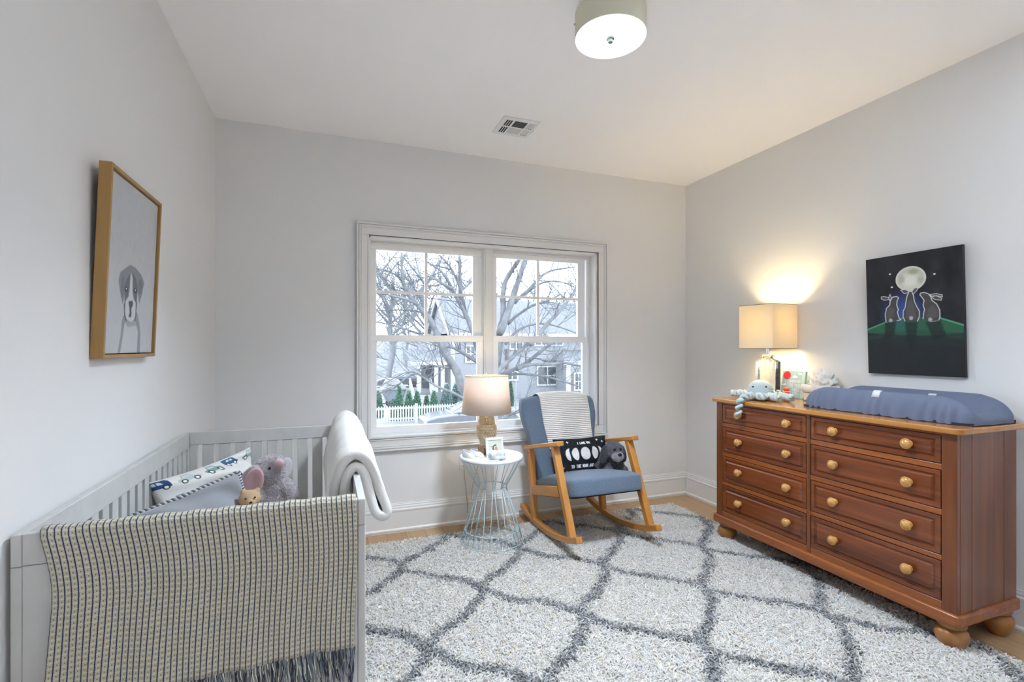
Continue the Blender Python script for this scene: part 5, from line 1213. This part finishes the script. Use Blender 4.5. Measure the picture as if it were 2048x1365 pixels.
# silver car in front of the fence, and a dark one far off
def car_model(label, x, y, color, s=1.):
    t = thing('parked_car', label, 'car', (x+2.2*s, y, GZ)); M = Matrix.Translation((x, y, GZ)) @ Matrix.Scale(s, 4)
    paint = mat('car_paint'+label[:6], color, .25, .3, coat=.6)
    low = [(0,.30),(0,.62),(.10,.78),(.55,.90),(1.35,.98),(3.75,1.0),(4.45,.95),(4.5,.60),(4.45,.30)]
    bm = NB(); prism(bm, low, 'y', -.86, .86, M); obj('car_body', bm, paint, t, bevel=.10*s, segs=4)
    cab = [(1.25,.97),(2.05,1.42),(2.35,1.47),(3.2,1.46),(3.5,1.40),(4.05,1.0)]
    bm = NB(); A = [bm.verts.new(M @ Vector((px, -.80+.28*(pz-.97)/.5, pz))) for px, pz in cab]; D = [bm.verts.new(M @ Vector((px, .80-.28*(pz-.97)/.5, pz))) for px, pz in cab]
    bm.faces.new(A); bm.faces.new(D[::-1])
    for i in range(6): bm.faces.new((A[i], A[(i+1)%6], D[(i+1)%6], D[i]))
    obj('cabin', bm, paint, t, bevel=.05*s, segs=3)
    gl = mat('car_glass', (.16,.18,.20), .08)
    bm = NB(); 
    q = [(1.36,-.70,1.015),(1.36,.70,1.015),(2.02,.50,1.405),(2.02,-.50,1.405)]; bm.faces.new([bm.verts.new(M @ (Vector(p)+Vector((-.022,0,.022)))) for p in q]); w = obj('windshield', bm, gl, t); solid(w, .01)
    for sg in (-1, 1):
        bm = NB(); bm.faces.new([bm.verts.new(M @ Vector((px, sg*(.812-.28*(pz-.97)/.5), pz))) for px, pz in ((1.55,1.03),(2.15,1.39),(3.15,1.40),(3.75,1.03))]); w = obj('side_window', bm, gl, t); solid(w, .01)
        bm = NB(); ell(bm, M @ Vector((1.62, sg*.95, 1.06)), (.08*s,.10*s,.07*s)); obj('wing_mirror', bm, paint, t)
        bm = NB(); ell(bm, M @ Vector((.10, sg*.62, .70)), (.10*s,.20*s,.08*s)); obj('headlight', bm, mat('headlight', (.3,.32,.35), .1), t)
        for wx in (.85, 3.55):
            bm = NB(); lathe(bm, [(.0001,-.1),(.24,-.1),(.32,-.08),(.32,.08),(.24,.1),(.0001,.1)], (0,0,0), 20, 'y'); bmesh.ops.transform(bm, matrix=M @ Matrix.Translation((wx, sg*.80, .32)), verts=bm.verts); obj('wheel', bm, mat('tyre', (.03,.03,.03), .8), t)
    return t
c = at(847, 840, 21.8); car_model('pale silver car parked on the street in front of the picket fence', c.x, 22.4, (.10,.105,.118))
c = at(752, 750, 50); car_model('small dark car parked far off on the left beyond the house', c.x, 50, (.10,.105,.115))
# covered boat
a, b = at(762, 776, 33), at(800, 801, 33)
bo = thing('covered_boat', 'boat under a white cover standing behind the left evergreens', 'boat', ((a.x+b.x)/2, 33, GZ))
bm = NB(); prism(bm, [(a.x, GZ+1.25),(a.x+.4, GZ+.35),(b.x, GZ+.35),(b.x+.3, GZ+1.25)], 'y', 32.2, 33.8); obj('hull', bm, mat('boat_hull', (.1,.105,.125), .5), bo, bevel=.1)
bm = NB(); prism(bm, [(a.x-.1, GZ+1.2),(a.x+.1, GZ+1.4),((a.x+b.x)/2-.2, GZ+1.95),((a.x+b.x)/2+.4, GZ+1.95),(b.x+.3, GZ+1.4),(b.x+.4, GZ+1.2)], 'y', 32.1, 33.9); obj('cover', bm, mat('boat_cover', (.2,.2,.2), .8, bump=.3, bscale=3), bo, bevel=.15, segs=3)
bm = NB(); tube(bm, [(a.x-.8, 33, GZ+.3),(b.x, 33, GZ+.3)], .05, 6); 
obj('trailer_bar', bm, mat('trailer_steel', (.1,.1,.11), .5), bo)
for sg in (-.75, .75):
    bm = NB(); lathe(bm, [(.0001,-.08),(.28,-.08),(.28,.08),(.0001,.08)], (b.x-.6, 33+sg, GZ+.28), 16, 'y'); obj('wheel', bm, mat('tyre', (.03,.03,.03), .8), bo)
# sign post
c = at(1032, 800, 27); bm = NB(); tube(bm, [(c.x, 27, GZ),(c.x, 27, at(1032,762,27).z)], .035, 6); tag(obj('street_post', bm, mat('grey_post', (.16,.17,.18), .6)), 'thin grey street post between the owl lamp and the blue chair', 'post')
# trees
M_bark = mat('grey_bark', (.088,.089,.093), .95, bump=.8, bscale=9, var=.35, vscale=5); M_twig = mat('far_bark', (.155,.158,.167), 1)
def twig_tree(V, F, p, d, L, r, lvl, rnd, sides=4, spread=.55):
    """grows one limb and its offshoots into the arrays"""
    n = 5; pts = [p]; q = p.copy(); dd = d.copy()
    for k in range(n):
        dd = (dd+Vector((rnd.gauss(0,.11), rnd.gauss(0,.11), rnd.gauss(.02,.08)))).normalized(); q = q+dd*(L/n); pts.append(q.copy())
    add_tube(V, F, pts, [r*(1-.62*k/n) for k in range(n+1)], sides)
    if lvl <= 0: return
    m = rnd.randint(3, 5)
    for k in range(m):
        t = rnd.uniform(.3, 1.0); i = min(n-1, int(t*n)); b = pts[i].lerp(pts[i+1], t*n-i)
        ax = Vector((rnd.gauss(0,1), rnd.gauss(0,1), rnd.gauss(0,.7))); ax = (ax-dd*ax.dot(dd)).normalized()
        nd = (dd*(1-spread)+ax*spread+Vector((0,0,.10))).normalized()
        twig_tree(V, F, b, nd, L*rnd.uniform(.5, .78), r*(1-.62*t)*rnd.uniform(.45, .7), lvl-1, rnd, 3, spread)
def add_tube(V, F, pts, rs, n=4):
    b = len(V); up = None
    for i, p in enumerate(pts):
        t = (pts[min(i+1, len(pts)-1)]-pts[max(i-1, 0)]).normalized()
        a = t.cross(Vector((.2,.9,.35))); a = a.normalized() if a.length > 1e-4 else Vector((1,0,0)); c = a.cross(t)
        for k in range(n): w = 2*PI*k/n; V.append(tuple(p+a*(rs[i]*math.cos(w))+c*(rs[i]*math.sin(w))))
    for i in range(len(pts)-1):
        for k in range(n): F.append((b+i*n+k, b+i*n+(k+1)%n, b+(i+1)*n+(k+1)%n, b+(i+1)*n+k))
NT = [  # main limbs of the tree before the window: (distance offset, start radius px, end radius px, [(px, py) ...])
 (0,17,9,[(990,1010),(988,900),(986,830),(990,760),(997,700),(998,668)]),
 (0,12,2.2,[(986,850),(950,815),(925,780),(912,736),(898,721),(889,701),(880,685),(873,665),(860,636),(850,627),(832,608),(818,592),(811,581),(804,551),(803,505)]),
 (.2,3,1,[(813,584),(799,551),(787,549),(772,539),(753,538),(735,536)]),(-.2,3,1.2,[(836,610),(816,600),(799,595),(772,589),(750,587)]),(.1,3,1.3,[(885,690),(862,680),(841,669),(832,666),(790,652),(753,644),(735,640)]),
 (.3,2,1,[(858,634),(841,622),(800,620),(753,622)]),
 (.2,9,2.5,[(986,840),(968,770),(958,720),(953,685),(947,667),(936,639),(922,611),(910,590),(901,574),(896,558),(878,536),(859,528)]),
 (.5,5,2,[(940,650),(931,629),(924,590),(917,565),(910,551),(896,527),(878,510)]),(.7,5,3.5,[(921,600),(920,560),(919,505)]),(-.3,4,2,[(903,578),(885,567),(861,553)]),
 (0,8,4,[(998,670),(1008,631),(1005,592),(1009,564),(1017,550),(1036,524),(1048,505)]),(-.3,8,5,[(1000,668),(1010,642),(1022,606),(1031,578),(1042,547),(1051,520),(1054,500)]),
 (.3,4,1.8,[(1016,648),(1030,634),(1045,624),(1060,613),(1081,606),(1098,601),(1120,590)]),(-.5,6,2.5,[(1060,690),(1081,666),(1098,643),(1114,629),(1135,603),(1147,589),(1156,568),(1165,545)]),
 (.1,4.5,1.5,[(1028,606),(1044,592),(1067,571),(1084,550),(1102,541),(1130,537),(1150,534)]),(.4,3,1.2,[(1036,600),(1062,580),(1081,566),(1102,562),(1126,564),(1150,575)]),
 (-.2,3.2,1.1,[(1010,690),(1028,666),(1045,654),(1074,647),(1098,648),(1139,661),(1165,672)]),(-.4,6,3.5,[(990,760),(999,739),(1021,718),(1047,695),(1060,686),(1075,668)]),
 (.2,6,3.5,[(990,765),(1005,747),(1032,739),(1057,724),(1076,707),(1105,686)]),(-.1,4.5,2,[(1035,738),(1050,731),(1065,728),(1086,730),(1105,729),(1128,725),(1161,732),(1180,738)]),
 (.3,3.2,1.4,[(992,755),(1008,750),(1050,748),(1092,753),(1121,762),(1161,774),(1185,782)]),(0,3,1,[(914,738),(904,736),(881,735),(861,729),(846,735),(833,742)]),
 (-.5,3,1,[(940,805),(905,785),(884,778),(864,768),(846,755),(830,744),(818,742),(803,748),(781,761),(761,772)]),(-.6,2,.8,[(836,747),(818,751),(800,767),(792,776),(764,784),(750,790)]),
 (.2,5,3,[(958,725),(950,722),(933,711),(915,699),(897,693)]),(-.8,6,3,[(985,855),(1005,839),(1018,828),(1037,823),(1060,818)])]
TY = 12.5
rnd = random.Random(5)
tree = thing('bare_tree', 'large bare grey tree close outside the window with many forked limbs', 'tree', (at(988,900,TY).x, TY, GZ))
TV, TF = [], []
for li, (dy, r0, r1, pp) in enumerate(NT):
    pts = [at(px, py, TY+dy+.10*math.sin(k*1.3+li)) for k, (px, py) in enumerate(pp)]
    if li == 0: pts[0].z = GZ
    pts = [Vector(p) for p in resample([tuple(p) for p in pts], len(pts)*3)]
    sc_ = TY*1.01/FPX; rs = [(r0+(r1-r0)*k/(len(pts)-1))*sc_*.5*1.9 for k in range(len(pts))]
    for k in range(len(rs)): rs[k] *= 1+.12*math.sin(k*2.1+li)
    bm = NB(); tube(bm, pts, rs, 8); obj('trunk' if li == 0 else 'limb', bm, M_bark, tree, smooth=180)
    if li:
        for _ in range(5+len(pp)):
            k = rnd.randrange(len(pts)//3, len(pts)-1); d = (pts[k+1]-pts[k]).normalized()
            ax = Vector((rnd.gauss(0,1), rnd.gauss(0,.6), rnd.gauss(.3,.9))); ax = (ax-d*ax.dot(d)).normalized()
            twig_tree(TV, TF, pts[k], (d*.45+ax*.6).normalized(), rnd.uniform(.5, 1.25), min(.016, rs[k]*.5), 2, rnd, 3, .5)
o = obj('twigs', rawmesh('twigs', TV, TF), M_bark, tree, smooth=180); o['kind'] = 'stuff'
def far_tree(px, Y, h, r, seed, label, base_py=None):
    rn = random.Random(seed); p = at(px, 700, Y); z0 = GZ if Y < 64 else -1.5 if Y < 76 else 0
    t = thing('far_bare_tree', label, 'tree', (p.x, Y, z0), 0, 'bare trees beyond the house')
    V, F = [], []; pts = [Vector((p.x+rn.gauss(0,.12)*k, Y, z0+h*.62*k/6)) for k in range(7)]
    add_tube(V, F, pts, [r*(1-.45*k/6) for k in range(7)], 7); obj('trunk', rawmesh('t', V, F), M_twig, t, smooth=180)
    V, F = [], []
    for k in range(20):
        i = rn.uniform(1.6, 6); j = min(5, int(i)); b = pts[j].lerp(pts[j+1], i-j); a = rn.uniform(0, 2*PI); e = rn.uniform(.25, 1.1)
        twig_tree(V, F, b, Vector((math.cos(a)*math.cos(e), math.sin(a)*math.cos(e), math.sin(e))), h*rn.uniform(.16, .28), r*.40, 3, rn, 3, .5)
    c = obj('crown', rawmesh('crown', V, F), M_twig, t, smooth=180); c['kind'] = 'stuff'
for i, a in enumerate(((778,44,17,.30,'thick bare tree at the left edge of the left window'),(742,55,16,.2,'thin bare tree by the left window frame'),(836,58,17,.22,'slim bare tree left of the upper window bar'),(862,46,18,.32,'thick bare tree just left of the house gable'),(812,70,19,.25,'distant bare tree on the hill left of the house'),
        (895,60,20,.28,'bare tree rising behind the left end of the roof'),(935,56,20,.26,'bare tree rising behind the roof left of the mullion'),(1000,60,18,.25,'bare tree rising behind the middle of the house roof'),(1075,58,19,.24,'bare tree rising behind the roof right of the mullion'),(1130,56,18,.24,'bare tree rising behind the right part of the roof'),(1165,50,16,.24,'bare tree by the right window frame behind the roof'),(790,84,17,.2,'faint distant bare tree high on the left hill'))):
    far_tree(*a[:4], 30+i, a[4])
